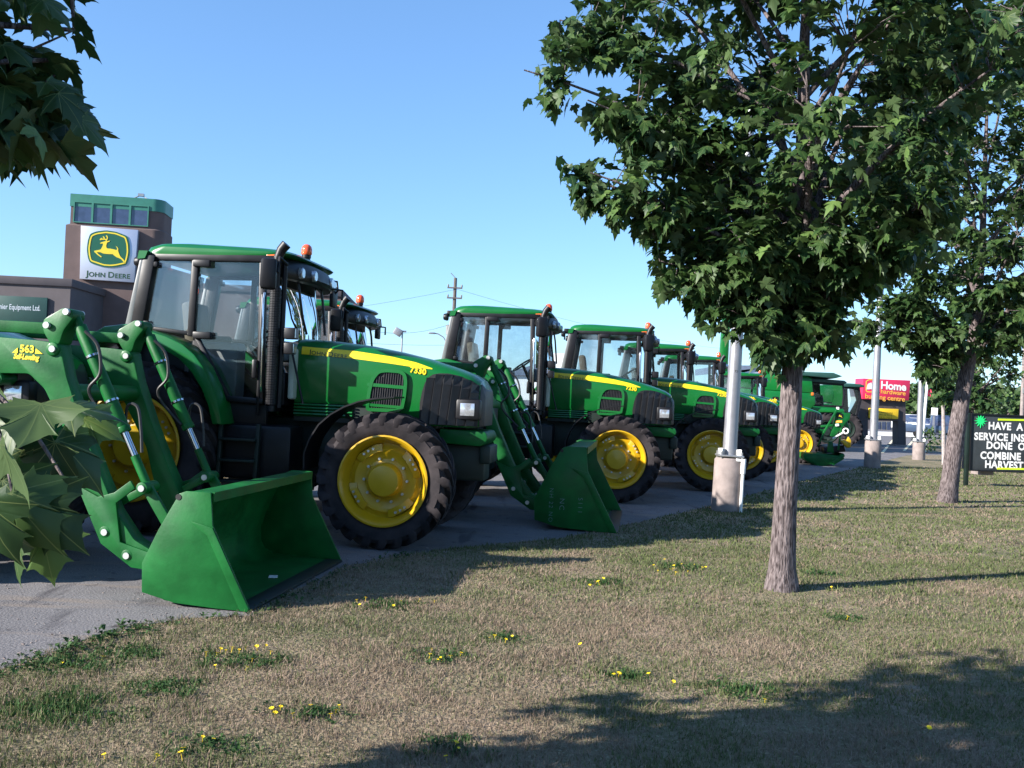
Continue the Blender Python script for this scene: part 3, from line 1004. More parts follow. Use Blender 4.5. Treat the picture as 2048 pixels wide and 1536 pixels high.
# ------------------------------------------------------------------ the front loader with its bucket, parts of the tractor that carries it
def make_loader(root, dx, lettering=True, chalk=False, bk_s=1.0):
    G, S_ = M['green_matte'], lambda pts: [(x + dx, z) for x, z in pts]
    for s in (-1, 1):
        y = s * 0.55
        arm = MB()
        arm.prism(rounded(S_([(-2.3, 2.02), (-2.3, 1.76), (-0.9, 1.63), (-0.15, 1.625), (0.15, 1.635), (0.29, 1.52), (0.58, 1.02), (0.66, 0.74), (0.84, 0.36), (1.08, 0.19), (1.36, 0.12), (1.42, 0.22),
                              (1.10, 0.38), (0.93, 0.60), (0.80, 0.86), (0.63, 1.22), (0.47, 1.62), (0.40, 1.88), (0.20, 1.90), (-0.16, 1.915)]), 0.03, 3), y - 0.075, y + 0.075)
        A = arm.build('loader_arm', G, root, bevel=0.01)
        if s < 0 and lettering:
            yy = y - 0.080
            flat_text('arm_number', text_mesh('563', 0.082, 0.003), M['decal'], A, lambda u, v: (0.13 + dx + u, yy, 1.800 + v - 0.03 * u))
            flat_text('arm_lettering', text_mesh('Self-Leveling', 0.058, 0.0025, 0.92), M['decal'], A, lambda u, v: (0.125 + dx + u * 0.82 + v * 0.2, yy, 1.745 + v - 0.03 * u))
            for tri in ([(0.005, 1.793), (0.05, 1.835), (0.055, 1.793)], [(0.265, 1.793), (0.205, 1.835), (0.20, 1.793)], [(-0.48, 1.81), (-0.26, 1.835), (-0.20, 1.808)]):
                m = MB()
                m.prism(S_(tri), yy - 0.001, yy + 0.003)
                m.build('arm_flash', M['decal'], A, smooth=0)
        # lower plates that carry the bucket
        pl = MB()
        pl.prism(S_([(0.62, 0.78), (0.80, 0.70), (0.93, 0.74), (1.06, 0.84), (1.10, 0.78), (0.95, 0.66), (1.0, 0.36), (1.22, 0.30), (1.45, 0.30), (1.46, 0.14), (1.1, 0.17), (0.84, 0.34)]), y - s * -0.09 - 0.012, y - s * -0.09 + 0.012)
        bar(pl, (1.15 + dx, 0.80), (1.42 + dx, 0.40), 0.085, y + s * 0.02, 0.04)
        bar(pl, (1.15 + dx, 0.78), (0.93 + dx, 0.66), 0.06, y - s * 0.03, 0.03)
        pl.build('bucket_bracket', G, root, bevel=0.006)
        # upper levelling link and bell crank
        lk = MB()
        bar(lk, (-2.2 + dx, 2.05), (0.33 + dx, 1.995), 0.095, y, 0.08)
        lk.build('levelling_link', G, root, bevel=0.012)
        bc = MB()
        poly = rounded(S_([(0.255, 2.065), (0.42, 2.165), (0.50, 2.15), (0.51, 2.09), (0.43, 1.98), (0.40, 1.87), (0.33, 1.87), (0.26, 1.97)]), 0.03, 3)
        bc.prism(poly, y - 0.085, y + 0.085)
        bc.lathe([(0.02, -0.10), (0.055, -0.095), (0.06, -0.06), (0.06, 0.06), (0.055, 0.095), (0.02, 0.10)], c=(0.35 + dx, y, 1.835), n=16)
        bc.build('bell_crank', G, root, bevel=0.008)
        pn = MB()
        for x, z in ((0.46, 2.13), (0.30, 2.02), (0.36, 1.835), (0.87, 0.43), (1.06, 0.26), (1.155, 0.785), (-0.10, 1.58)):
            pn.lathe([(0.026, -0.115), (0.026, 0.115)], c=(x + dx, y, z), n=12)
        pn.build_each('pivot_pin', M['pin'], root, smooth=30)
        bs = MB()
        for x, z in ((0.87, 0.43), (1.06, 0.26), (1.155, 0.785), (-0.10, 1.58)):
            bs.lathe([(0.048, -0.105), (0.048, 0.105)], c=(x + dx, y, z), n=14)
        bs.build_each('pivot_boss', G, root, bevel=0.008)
        # tilt cylinder
        p0, p1 = Vector((0.47 + dx, y, 2.12)), Vector((1.155 + dx, y, 0.785))
        d = p1 - p0
        cy = MB()
        cy.tube([p0 + d * 0.02, p0 + d * 0.09], 0.034, 14)
        cy.tube([p0 + d * 0.07, p0 + d * 0.66], 0.050, 16)
        cy.tube([p0 + d * 0.655, p0 + d * 0.685], 0.055, 16)
        C_ = cy.build('tilt_cylinder', G, root, bevel=0.004)
        rd = MB()
        rd.tube([p0 + d * 0.68, p0 + d * 0.83], 0.026, 12)
        rd.build('piston_rod', M['chrome'], C_)
        re = MB()
        re.tube([p0 + d * 0.82, p0 + d * 0.98], 0.034, 12)
        re.build('rod_end', G, C_)
        cl = MB()
        for t in (0.24, 0.50):
            cl.tube([p0 + d * t, p0 + d * (t + 0.012)], 0.058, 14)
        cl.build_each('hose_clamp', M['chrome'], C_)
        hs = MB()
        o = Vector((0, -0.06, 0))
        hs.tube(spline([p0 + d * 0.10 + o + Vector((0.06, 0, 0)), p0 + d * 0.2 + Vector((0.10, -0.05, 0.02)), p0 + d * 0.32 + Vector((0.06, -0.07, -0.03)), p0 + d * 0.42 + Vector((-0.10, -0.06, -0.02)),
                 p0 + d * 0.52 + Vector((-0.13, -0.04, 0)), p0 + d * 0.62 + Vector((-0.06, -0.05, 0.0)), p0 + d * 0.66 + Vector((-0.03, -0.05, 0))]), 0.013, 7)
        hs.tube(spline([p0 + d * 0.60 + Vector((0.02, 0.07, -0.14)), p0 + d * 0.55 + Vector((0.07, 0.06, 0.02)), p0 + d * 0.58 + Vector((0.14, 0.05, 0.06)), p0 + d * 0.68 + Vector((0.12, 0.03, 0.02)), p0 + d * 0.80 + Vector((0.06, 0.02, 0))]), 0.012, 7)
        hs.build_each('hydraulic_hose', M['hose'], root)
        lc = MB()
        lc.tube([(-1.35 + dx, y, 1.20), (-0.50 + dx, y, 1.48)], 0.055, 14)
        lc.tube([(-0.5 + dx, y, 1.48), (-0.10 + dx, y, 1.585)], 0.045, 12)
        lc.build('lift_cylinder', G, root, bevel=0.004)
        mt = MB()
        mt.prism(S_([(-2.5, 2.1), (-2.15, 2.1), (-1.75, 1.1), (-1.5, 0.75), (-2.1, 0.75)]), y - 0.06, y + 0.06)
        mt.build('loader_mast', G, root, bevel=0.01)
    tt = MB()
    tt.tube([(0.42 + dx, -0.48, 1.50), (0.42 + dx, 0.48, 1.50)], 0.07, 12)
    tt.build('cross_tube', G, root)
    # ---- bucket
    BS = lambda pts: [(2.255 + (x - 2.255) * bk_s + dx, z * bk_s) for x, z in pts]
    bw = 1.085 * (1 + (bk_s - 1) * 0.4)
    prof = BS([(1.43, 0.09), (1.42, 0.30), (1.53, 0.54), (1.68, 0.815), (1.73, 0.835), (1.915, 0.835), (1.94, 0.60), (2.255, 0.004), (1.98, 0.012), (1.68, 0.03)])
    bk = MB()
    bk.strip(BS([(1.915, 0.822), (1.74, 0.820), (1.66, 0.78), (1.57, 0.62), (1.50, 0.45), (1.452, 0.30), (1.455, 0.16), (1.50, 0.085), (1.60, 0.045), (1.70, 0.034), (2.10, 0.016), (2.12, 0.015)]), 0.014, -bw + 0.015, bw - 0.015)
    q0, q1 = BS([(1.93, 0.835), (1.925, 0.765)])
    bar(bk, q0, q1, 0.012, 0, 2 * bw - 0.03)
    B = bk.build('bucket', G, root, smooth=40)
    for s in (-1, 1):
        sd = MB()
        sd.prism(prof, s * bw - 0.009, s * bw + 0.009)
        sd.prism(BS([(1.945, 0.585), (2.255, 0.004), (2.18, 0.008), (1.905, 0.53), (1.80, 0.60), (1.78, 0.625)]), s * (bw + 0.016) - 0.004, s * (bw + 0.016) + 0.004)
        sd.build('bucket_side', G, B, bevel=0.003)
        hk = MB()
        hk.lathe([(0.022, -0.013), (0.022, 0.013)], c=(*BS([(1.675, 0.79)])[0][:1], s * bw, BS([(1.675, 0.79)])[0][1]), n=12)
        hk.build('bucket_hole', M['mesh'], B)
    ce = MB()
    ce.box((2.185 + dx, 0, 0.016), (0.15, 2 * bw - 0.02, 0.02), Matrix.Rotation(0.02, 3, 'Y'))
    ce.build('cutting_edge', M['chassis'], B, bevel=0.004)
    if lettering and not chalk:
        pp = MB()
        pp.box((1.98 + dx, 0.05, 0.034), (0.07, 0.10, 0.004), Matrix.Rotation(0.3, 3, 'Z'))
        pp.build('paper_tag', M['white'], B)
    if chalk:
        yy = -(bw + 0.0115)
        for s, x, z, sz in (('NH 22 NO', 1.44, 0.52, 0.09), ('NC', 1.57, 0.40, 0.11), ('S111', 1.80, 0.42, 0.10)):
            flat_text('chalk_writing', text_mesh(s, sz, -0.002, 1.25, 'LEFT'), M['chalk'], B, lambda u, v: (x + dx + v * 0.8 - 0.04, yy, z - u * 0.85))


# ------------------------------------------------------------------ ground: asphalt lot, dry lawn, grass blades
def add_color_mix(nt, fac_socket, c1, c2):
    mx = nt.nodes.new('ShaderNodeMixRGB')
    mx.inputs[1].default_value = (*c1, 1)
    mx.inputs[2].default_value = (*c2, 1)
    nt.links.new(fac_socket, mx.inputs[0])
    return mx


def ground_material(name, layers, rough, bump, bump_scale):
    """layers: list of (scale, detail, lo, hi, colour) mixed one over the other by noise"""
    m = bpy.data.materials.new(name)
    m.use_nodes = True
    nt = m.node_tree
    b = nt.nodes['Principled BSDF']
    b.inputs['Roughness'].default_value = rough
    b.inputs['Specular IOR Level'].default_value = 0.25
    tc = nt.nodes.new('ShaderNodeTexCoord')
    prev = None
    for i, (sc, det, lo, hi, colr, *ms) in enumerate(layers):
        if prev is None:
            rgb = nt.nodes.new('ShaderNodeRGB')
            rgb.outputs[0].default_value = (*colr, 1)
            prev = rgb.outputs[0]
            continue
        nz = nt.nodes.new('ShaderNodeTexNoise')
        nz.inputs['Scale'].default_value = sc
        nz.inputs['Detail'].default_value = det
        mp = nt.nodes.new('ShaderNodeMapping')
        mp.inputs['Location'].default_value = (i * 13.7, i * 5.1, 0)
        if ms:
            mp.inputs['Rotation'].default_value = (0, 0, 0.5)
            mp.inputs['Scale'].default_value = ms[0]
        nt.links.new(tc.outputs['Object'], mp.inputs[0])
        nt.links.new(mp.outputs[0], nz.inputs['Vector'])
        mr = nt.nodes.new('ShaderNodeMapRange')
        mr.inputs['From Min'].default_value = lo
        mr.inputs['From Max'].default_value = hi
        nt.links.new(nz.outputs[0], mr.inputs[0])
        mx = nt.nodes.new('ShaderNodeMixRGB')
        mx.inputs[2].default_value = (*colr, 1)
        nt.links.new(mr.outputs[0], mx.inputs[0])
        nt.links.new(prev, mx.inputs[1])
        prev = mx.outputs[0]
    nt.links.new(prev, b.inputs['Base Color'])
    n2 = nt.nodes.new('ShaderNodeTexNoise')
    n2.inputs['Scale'].default_value = bump_scale
    n2.inputs['Detail'].default_value = 6
    nt.links.new(tc.outputs['Object'], n2.inputs['Vector'])
    bp = nt.nodes.new('ShaderNodeBump')
    bp.inputs['Strength'].default_value = bump
    bp.inputs['Distance'].default_value = 0.03
    nt.links.new(n2.outputs[0], bp.inputs['Height'])
    nt.links.new(bp.outputs[0], b.inputs['Normal'])
    return m


M['asphalt'] = ground_material('asphalt', [(0, 0, 0, 0, (0.145, 0.138, 0.142)), (0.9, 5, 0.45, 0.7, (0.18, 0.17, 0.172)), (2.2, 6, 0.52, 0.72, (0.11, 0.105, 0.11)),
                                           (90, 2, 0.55, 0.72, (0.30, 0.29, 0.285)), (70, 3, 0.56, 0.75, (0.07, 0.07, 0.075)), (0.35, 6, 0.60, 0.75, (0.17, 0.14, 0.118)), (1.6, 6, 0.56, 0.70, (0.20, 0.17, 0.15), (0.35, 2.2, 1)), (1.1, 7, 0.60, 0.66, (0.085, 0.08, 0.085), (3.0, 0.5, 1)), (6.0, 5, 0.62, 0.72, (0.06, 0.057, 0.06))], 0.85, 0.3, 55)
M['lawn'] = ground_material('dry_lawn', [(0, 0, 0, 0, (0.23, 0.185, 0.115)), (0.55, 5, 0.44, 0.62, (0.125, 0.125, 0.062)), (1.7, 6, 0.5, 0.68, (0.27, 0.205, 0.14)),
                                         (22, 4, 0.5, 0.75, (0.095, 0.09, 0.045)), (60, 3, 0.55, 0.75, (0.36, 0.30, 0.20))], 0.95, 1.0, 45)

gm = MB()
S_ = 900.0
gm.add([(-S_, -60, 0), (S_, -60, 0), (S_, 2500, 0), (-S_, 2500, 0)], [(0, 1, 2, 3)])
o = gm.build('ground', M['asphalt'], None, smooth=0)
tag(o, 'grey weathered asphalt of the sales lot', kind='structure')

EDGE_PX = [(0, 1345), (90, 1312), (180, 1280), (270, 1253), (380, 1238), (500, 1232), (600, 1178), (690, 1135), (800, 1112), (900, 1098), (1000, 1089), (1100, 1080), (1200, 1063),
           (1300, 1040), (1420, 1014), (1500, 990), (1600, 964), (1700, 940), (1770, 922), (1815, 911)]
edge = [(-7.5, -14.0), (-5.2, 0.0), (-3.7, 3.0)] + [tuple(ground(x, y).xy) for x, y in EDGE_PX]
fine = []
rnd = random.Random(3)
for (x0, y0), (x1, y1) in zip(edge[:-1], edge[1:]):
    n = max(2, int(math.hypot(x1 - x0, y1 - y0) / 0.12))
    for i in range(n):
        t = i / n
        fine.append((x0 + (x1 - x0) * t + rnd.gauss(0, 0.022), y0 + (y1 - y0) * t + rnd.gauss(0, 0.022)))
fine.append(edge[-1])
lawn_poly = fine + [(19.0, 41.0), (27.0, 44.0), (60.0, 62.0), (60.0, -14.0)]
lm = MB()
lm.add([(x, y, 0.006) for x, y in lawn_poly], [tuple(range(len(lawn_poly)))])
o = lm.build('lawn', M['lawn'], None, smooth=0)
tag(o, 'dry brown and green lawn beside the sales lot', kind='structure')
EX = np.array([p[0] for p in edge]); EY = np.array([p[1] for p in edge])


def edge_x(y):
    return np.interp(y, EY, EX)


def vnoise(x, y, s, seed):
    """smooth value noise on a lattice, numpy"""
    r = np.random.RandomState(seed)
    tab = r.rand(64, 64)
    u, v = x / s, y / s
    i, j = np.floor(u).astype(int), np.floor(v).astype(int)
    fu, fv = u - i, v - j
    fu, fv = fu * fu * (3 - 2 * fu), fv * fv * (3 - 2 * fv)
    g = lambda a, b_: tab[a % 64, b_ % 64]
    return (g(i, j) * (1 - fu) + g(i + 1, j) * fu) * (1 - fv) + (g(i, j + 1) * (1 - fu) + g(i + 1, j + 1) * fu) * fv


PATCH_PX = [(150, 1335, 0.5), (250, 1310, 0.45), (480, 1325, 0.55), (880, 1318, 0.40), (770, 1212, 0.55), (1200, 1168, 0.45), (1355, 1135, 0.55), (1010, 1280, 0.35), (620, 1430, 0.45), (1250, 1358, 0.35),
            (1490, 1383, 0.55), (420, 1490, 0.5), (900, 1500, 0.4), (130, 1420, 0.8), (330, 1380, 0.5), (1680, 1240, 0.35), (1640, 1150, 0.4)]
PATCH = [(*ground(x, y).xy, r) for x, y, r in PATCH_PX]


def attr_material(name, rough=0.7, trans=0.25):
    m = bpy.data.materials.new(name)
    m.use_nodes = True
    nt = m.node_tree
    b = nt.nodes['Principled BSDF']
    a = nt.nodes.new('ShaderNodeAttribute')
    a.attribute_name = 'Col'
    b.inputs['Roughness'].default_value = rough
    b.inputs['Specular IOR Level'].default_value = 0.2
    nt.links.new(a.outputs['Color'], b.inputs['Base Color'])
    tl = nt.nodes.new('ShaderNodeBsdfTranslucent')
    nt.links.new(a.outputs['Color'], tl.inputs[0])
    ms = nt.nodes.new('ShaderNodeMixShader')
    ms.inputs[0].default_value = trans
    nt.links.new(b.outputs[0], ms.inputs[1])
    nt.links.new(tl.outputs[0], ms.inputs[2])
    nt.links.new(ms.outputs[0], nt.nodes['Material Output'].inputs[0])
    return m


M['blade'] = attr_material('grass_blades')


def tri_mesh(name, V, ntri, cols, mat):
    """V: (ntri*3, 3) separate triangles with a colour per triangle"""
    me = bpy.data.meshes.new(name)
    me.vertices.add(ntri * 3)
    me.vertices.foreach_set('co', V.astype(np.float32).ravel())
    me.loops.add(ntri * 3)
    me.loops.foreach_set('vertex_index', np.arange(ntri * 3, dtype=np.int32))
    me.polygons.add(ntri)
    me.polygons.foreach_set('loop_start', np.arange(0, ntri * 3, 3, dtype=np.int32))
    ca = me.color_attributes.new('Col', 'FLOAT_COLOR', 'POINT')
    cc = np.ones((ntri * 3, 4), np.float32)
    cc[:, :3] = np.repeat(cols, 3, axis=0)
    ca.data.foreach_set('color', cc.ravel())
    me.update()
    me.validate()
    me.materials.append(mat)
    return me


def grass():
    R = np.random.RandomState(11)
    P = []
    for y0, y1, dens, hs, wd in ((3.7, 5.2, 7000, 0.85, 0.0028), (5.2, 7.5, 4800, 0.85, 0.0034), (7.5, 11, 2300, 0.9, 0.0052), (11, 17, 800, 1.0, 0.009), (17, 30, 200, 1.1, 0.018)):
        xa, xb = -0.62 * y1 - 0.3, 0.62 * y1 + 0.3
        n = int((xb - xa) * (y1 - y0) * dens)
        x = R.uniform(xa, xb, n); y = R.uniform(y0, y1, n)
        k = (np.abs(x) < 0.60 * y + 0.3) & (x > edge_x(y) + R.normal(0, 0.035, n) - 0.01)
        x, y = x[k], y[k]
        P.append(np.stack([x, y, np.full(len(x), hs), np.full(len(x), wd)], 1))
    P = np.concatenate(P)
    x, y, hs, wd = P.T
    n = len(x)
    g = 0.6 * vnoise(x, y, 0.9, 1) + 0.28 * vnoise(x, y, 0.35, 2) + 0.12 * vnoise(x, y, 0.12, 3)
    g = np.clip((g - 0.30) / 0.26, 0, 1)
    g = np.clip(g * 0.75 + np.clip((y - 7) / 10, 0, 0.42), 0, 1)
    g = np.maximum(g, np.clip(1.0 - np.abs(x - edge_x(y)) / 0.55, 0, 1) * 0.55 * (y < 7.5))
    g = np.maximum(g, np.clip((2.2 - (x - edge_x(y))) / 2.6, 0, 0.62) * (y < 6.2))
    pat = np.zeros(n)
    for px, py, r in PATCH:
        d = np.hypot((x - px), (y - py) * 1.3) / (r * 0.62)
        pat = np.maximum(pat, np.clip(1.35 - d - 0.9 * vnoise(x, y, 0.08, 5), 0, 0.75))
    bare = np.clip(1 - np.hypot((x - 2.42) / 0.9, (y - 8.3) / 0.55), 0, 1)
    bare = np.maximum(bare, 0)
    keep = R.rand(n) > bare * 0.85
    tall = 0.5 + 0.9 * vnoise(x, y, 0.2, 8)
    h = R.uniform(0.014, 0.046, n) * hs * tall * (1 + pat * 0.4)
    isg = R.rand(n) < np.clip(g * 0.92 + pat, 0.08, 0.95)
    dry = np.array([0.305, 0.232, 0.175]); dry2 = np.array([0.175, 0.132, 0.092]); grn = np.array([0.090, 0.112, 0.042]); dk = np.array([0.030, 0.085, 0.022])
    t = R.rand(n, 1)
    c = np.where(isg[:, None], grn * (0.7 + 0.8 * t), dry * t + dry2 * (1 - t))
    c = np.where((isg & (R.rand(n) < pat * 0.9))[:, None], dk * (0.7 + 0.7 * t), c)
    th = R.uniform(0, 2 * np.pi, n)
    lean = R.uniform(0.05, 1.3, n) ** 1.4 * np.where(isg, 0.7, 1.15)
    la = R.uniform(0, 2 * np.pi, n)
    wdt = wd * R.uniform(0.6, 1.3, n) * (1 + pat * 0.8)
    b = np.stack([x, y, np.full(n, 0.004)], 1)
    dx = np.stack([np.cos(th), np.sin(th), np.zeros(n)], 1) * wdt[:, None]
    tip = b + np.stack([np.cos(la) * lean * h, np.sin(la) * lean * h, h], 1)
    V = np.stack([b - dx, b + dx, tip], 1)[keep]
    me = tri_mesh('grass', V.reshape(-1, 3), len(V), c[keep], M['blade'])
    tag(link('grass', me), 'short dry grass blades of the lawn', kind='stuff')


grass()


def verge_weeds():
    """low broad-leaved weeds along the asphalt edge and in the lawn's green patches"""
    R = np.random.RandomState(5)
    V, C_ = [], []
    spots = []
    for i in range(480):
        y = R.uniform(5.0, 9.5)
        dens = 1.0 if y < 7.0 else 0.35
        if R.rand() > dens * (0.35 + 0.65 * vnoise(np.array([y]), np.array([0.0]), 0.25, 4)[0]):
            continue
        spots.append((edge_x(y) + R.normal(0.06, 0.08), y, R.uniform(0.012, 0.036)))
    for px, py, r in PATCH:
        for i in range(int(60 * r)):
            a, d = R.uniform(0, 6.28), r * 0.55 * R.rand()
            spots.append((px + d * math.cos(a), py + d * math.sin(a) * 0.8, 0.022))
    for x, y, s in spots:
        for k in range(6):
            a = R.uniform(0, 6.28)
            l = s * R.uniform(0.6, 1.5)
            d = np.array([math.cos(a), math.sin(a), 0]); q = np.array([-d[1], d[0], 0])
            z = np.array([0, 0, R.uniform(0.3, 1.0) * l])
            p = np.array([x, y, 0.008]) + d * l * 0.2 + np.array([0, 0, R.rand() * s * 0.6])
            m_ = p + d * l * 0.5 + z * 0.7
            tp = p + d * l + z * 0.6
            V += [p, m_ + q * l * 0.3, m_ - q * l * 0.3, m_ - q * l * 0.3, m_ + q * l * 0.3, tp]
            c = np.array([0.032, 0.072, 0.02]) * R.uniform(0.6, 1.5)
            C_ += [c, c]
    me = tri_mesh('weeds', np.array(V), len(C_), np.array(C_), M['blade'])
    tag(link('weeds', me), 'low green weeds along the edge of the asphalt', kind='stuff')
    # pale crumbs of gravel at the edge
    mb = MB()
    for i in range(260):
        y = R.uniform(5.2, 10)
        s = R.uniform(0.004, 0.014)
        x = edge_x(y) + R.normal(0.02, 0.13)
        a = Matrix.Rotation(R.uniform(0, 3), 3, 'Z') @ Matrix.Rotation(R.uniform(-0.6, 0.6), 3, 'X')
        mb.box((x, y, 0.006 + s * 0.4), (s, s * 1.3, s * 0.8), a)
    for i in range(500):
        x, y = R.uniform(-4.5, -1.2), R.uniform(5.5, 9)
        if x < edge_x(y):
            s = R.uniform(0.003, 0.009)
            mb.box((x, y, s * 0.3), (s, s * 1.2, s * 0.7), Matrix.Rotation(R.uniform(0, 3), 3, 'Z'))
    tag(mb.build('gravel', M['concrete'], None, smooth=0), 'pale gravel crumbs along the asphalt edge', kind='stuff')


verge_weeds()

# small yellow flowers in the lawn
fm = MB()
fm.tube([(0, 0, 0.004), (0.003, 0, 0.028)], 0.0012, 4)
fs = fm
for k in range(7):
    t = 2 * math.pi * k / 7
    d, q = Vector((math.cos(t), math.sin(t), 0)), Vector((-math.sin(t), math.cos(t), 0))
    c0 = Vector((0.003, 0, 0.029))
    fs.add([c0, c0 + d * 0.010 + q * 0.0055 + Vector((0, 0, 0.004)), c0 + d * 0.015 + Vector((0, 0, 0.002)), c0 + d * 0.010 - q * 0.0055 + Vector((0, 0, 0.004))], [(0, 1, 2, 3)])
fo = fm.build('yellow_flower', M['flower'], None, smooth=0)
FL_PX = [(430, 1310), (440, 1303), (452, 1305), (463, 1300), (462, 1302), (478, 1306), (492, 1298), (515, 1298), (503, 1323), (433, 1336), (531, 1293), (540, 1308), (490, 1336), (412, 1311), (203, 1315), (125, 1326),
         (546, 1417), (560, 1417), (550, 1429), (672, 1423), (680, 1420), (662, 1438), (622, 1416), (588, 1438), (404, 1483), (424, 1482), (210, 1512), (308, 1518), (367, 1503), (366, 1516),
         (864, 1300), (876, 1320), (884, 1317), (895, 1314), (901, 1318), (920, 1309), (858, 1313), (715, 1203), (730, 1200), (722, 1214), (788, 1212), (802, 1203), (835, 1204), (868, 1203),
         (980, 1278), (990, 1275), (1010, 1283), (1025, 1275), (1180, 1170), (1192, 1165), (1205, 1160), (1200, 1168), (1310, 1133), (1316, 1143), (1330, 1120), (1340, 1140), (1345, 1139), (1350, 1135), (1357, 1148),
         (1366, 1131), (1375, 1143), (1388, 1130), (1403, 1137), (1412, 1136), (1350, 1148), (1228, 1348), (1236, 1352), (1300, 1350), (1345, 1367), (1165, 1293), (1692, 1239), (1665, 1178), (1530, 1401), (905, 1495), (915, 1500), (895, 1520), (1857, 1455)]
R_ = random.Random(9)
for i, (px, py) in enumerate(FL_PX):
    p = ground(px, py, 0.02)
    o = fo if i == 0 else fo.copy()
    if i:
        COL.objects.link(o)
    o.location = (p.x, p.y, 0.004)
    k = R_.uniform(0.6, 1.05)
    o.scale = (k, k, R_.uniform(0.7, 1.5))
    o.rotation_euler = (R_.uniform(-0.5, 0.3), R_.uniform(-0.4, 0.4), R_.uniform(0, 6.28))
    tag(o, 'small yellow flower low among the dry lawn grass', 'flower', 'small yellow flowers in the lawn')

# ------------------------------------------------------------------ maple leaves and trees
HALF = [(0.0, 0.0), (0.10, -0.05), (0.30, -0.11), (0.27, 0.01), (0.40, 0.10), (0.55, 0.31), (0.42, 0.30), (0.385, 0.42), (0.21, 0.34), (0.235, 0.58), (0.13, 0.61), (0.0, 0.93)]
OUT = HALF + [(-x, y) for x, y in reversed(HALF[1:-1])]
HALF2 = [(0.0, 0.0), (0.28, -0.08), (0.54, 0.31), (0.22, 0.36), (0.20, 0.60), (0.0, 0.93)]
OUT2 = HALF2 + [(-x, y) for x, y in reversed(HALF2[1:-1])]


def leaf_template(out, fold, droop, wave, seed):
    r = random.Random(seed)
    pts = [(0.0, 0.26)] + out
    V = []
    for i, (x, y) in enumerate(pts):
        z = fold * abs(x) - droop * (x * x * 1.2 + max(0, y - 0.1) ** 2) + wave * r.uniform(-1, 1) * (0.2 + math.hypot(x, y))
        V.append((x, y, z))
    n = len(out)
    F = [(0, 1 + i, 1 + (i + 1) % n) for i in range(n)]
    return np.array(V), F


TEMPL = [leaf_template(OUT, 0.18, 0.35, 0.03, 1), leaf_template(OUT, -0.10, 0.5, 0.04, 2), leaf_template(OUT, 0.35, 0.2, 0.05, 3), leaf_template(OUT, 0.05, 0.75, 0.05, 4)]
TEMPL2 = [leaf_template(OUT2, 0.2, 0.4, 0.03, 5), leaf_template(OUT2, -0.1, 0.6, 0.04, 6)]
M['leaf'] = leaf_mat('maple_leaf', (0.013, 0.042, 0.013), (0.100, 0.172, 0.046), False, 0.24)
M['leaf_part'] = leaf_mat('maple_leaf_single', (0.013, 0.042, 0.013), (0.100, 0.172, 0.046), True, 0.24)


def bark_material():
    m = bpy.data.materials.new('maple_bark')
    m.use_nodes = True
    nt = m.node_tree
    b = nt.nodes['Principled BSDF']
    b.inputs['Roughness'].default_value = 0.95
    b.inputs['Specular IOR Level'].default_value = 0.15
    tc = nt.nodes.new('ShaderNodeTexCoord')
    mp = nt.nodes.new('ShaderNodeMapping')
    mp.inputs['Scale'].default_value = (1, 1, 0.16)
    nt.links.new(tc.outputs['Object'], mp.inputs[0])
    nz = nt.nodes.new('ShaderNodeTexNoise')
    nz.inputs['Scale'].default_value = 62
    nz.inputs['Detail'].default_value = 6
    nz.inputs['Distortion'].default_value = 0.4
    nt.links.new(mp.outputs[0], nz.inputs['Vector'])
    n2 = nt.nodes.new('ShaderNodeTexNoise')
    n2.inputs['Scale'].default_value = 2.2
    n2.inputs['Detail'].default_value = 4
    nt.links.new(tc.outputs['Object'], n2.inputs['Vector'])
    rp = nt.nodes.new('ShaderNodeValToRGB')
    rp.color_ramp.elements[0].position = 0.38
    rp.color_ramp.elements[0].color = (0.050, 0.040, 0.040, 1)
    rp.color_ramp.elements[1].position = 0.62
    rp.color_ramp.elements[1].color = (0.215, 0.182, 0.182, 1)
    nt.links.new(nz.outputs[0], rp.inputs[0])
    mx = nt.nodes.new('ShaderNodeMixRGB')
    mx.blend_type = 'MULTIPLY'
    mx.inputs[0].default_value = 0.5
    nt.links.new(rp.outputs[0], mx.inputs[1])
    r2 = nt.nodes.new('ShaderNodeValToRGB')
    r2.color_ramp.elements[0].color = (0.55, 0.5, 0.48, 1)
    r2.color_ramp.elements[1].color = (1.0, 0.97, 0.95, 1)
    nt.links.new(n2.outputs[0], r2.inputs[0])
    nt.links.new(r2.outputs[0], mx.inputs[2])
    nt.links.new(mx.outputs[0], b.inputs['Base Color'])
    bp = nt.nodes.new('ShaderNodeBump')
    bp.inputs['Strength'].default_value = 1.0
    bp.inputs['Distance'].default_value = 0.02
    nt.links.new(nz.outputs[0], bp.inputs['Height'])
    nt.links.new(bp.outputs[0], b.inputs['Normal'])
    return m


M['bark'] = bark_material()
M['pale_bark'] = principled('pale_bark', (0.30, 0.26, 0.25), 0.9, var=0.25, scale=14)


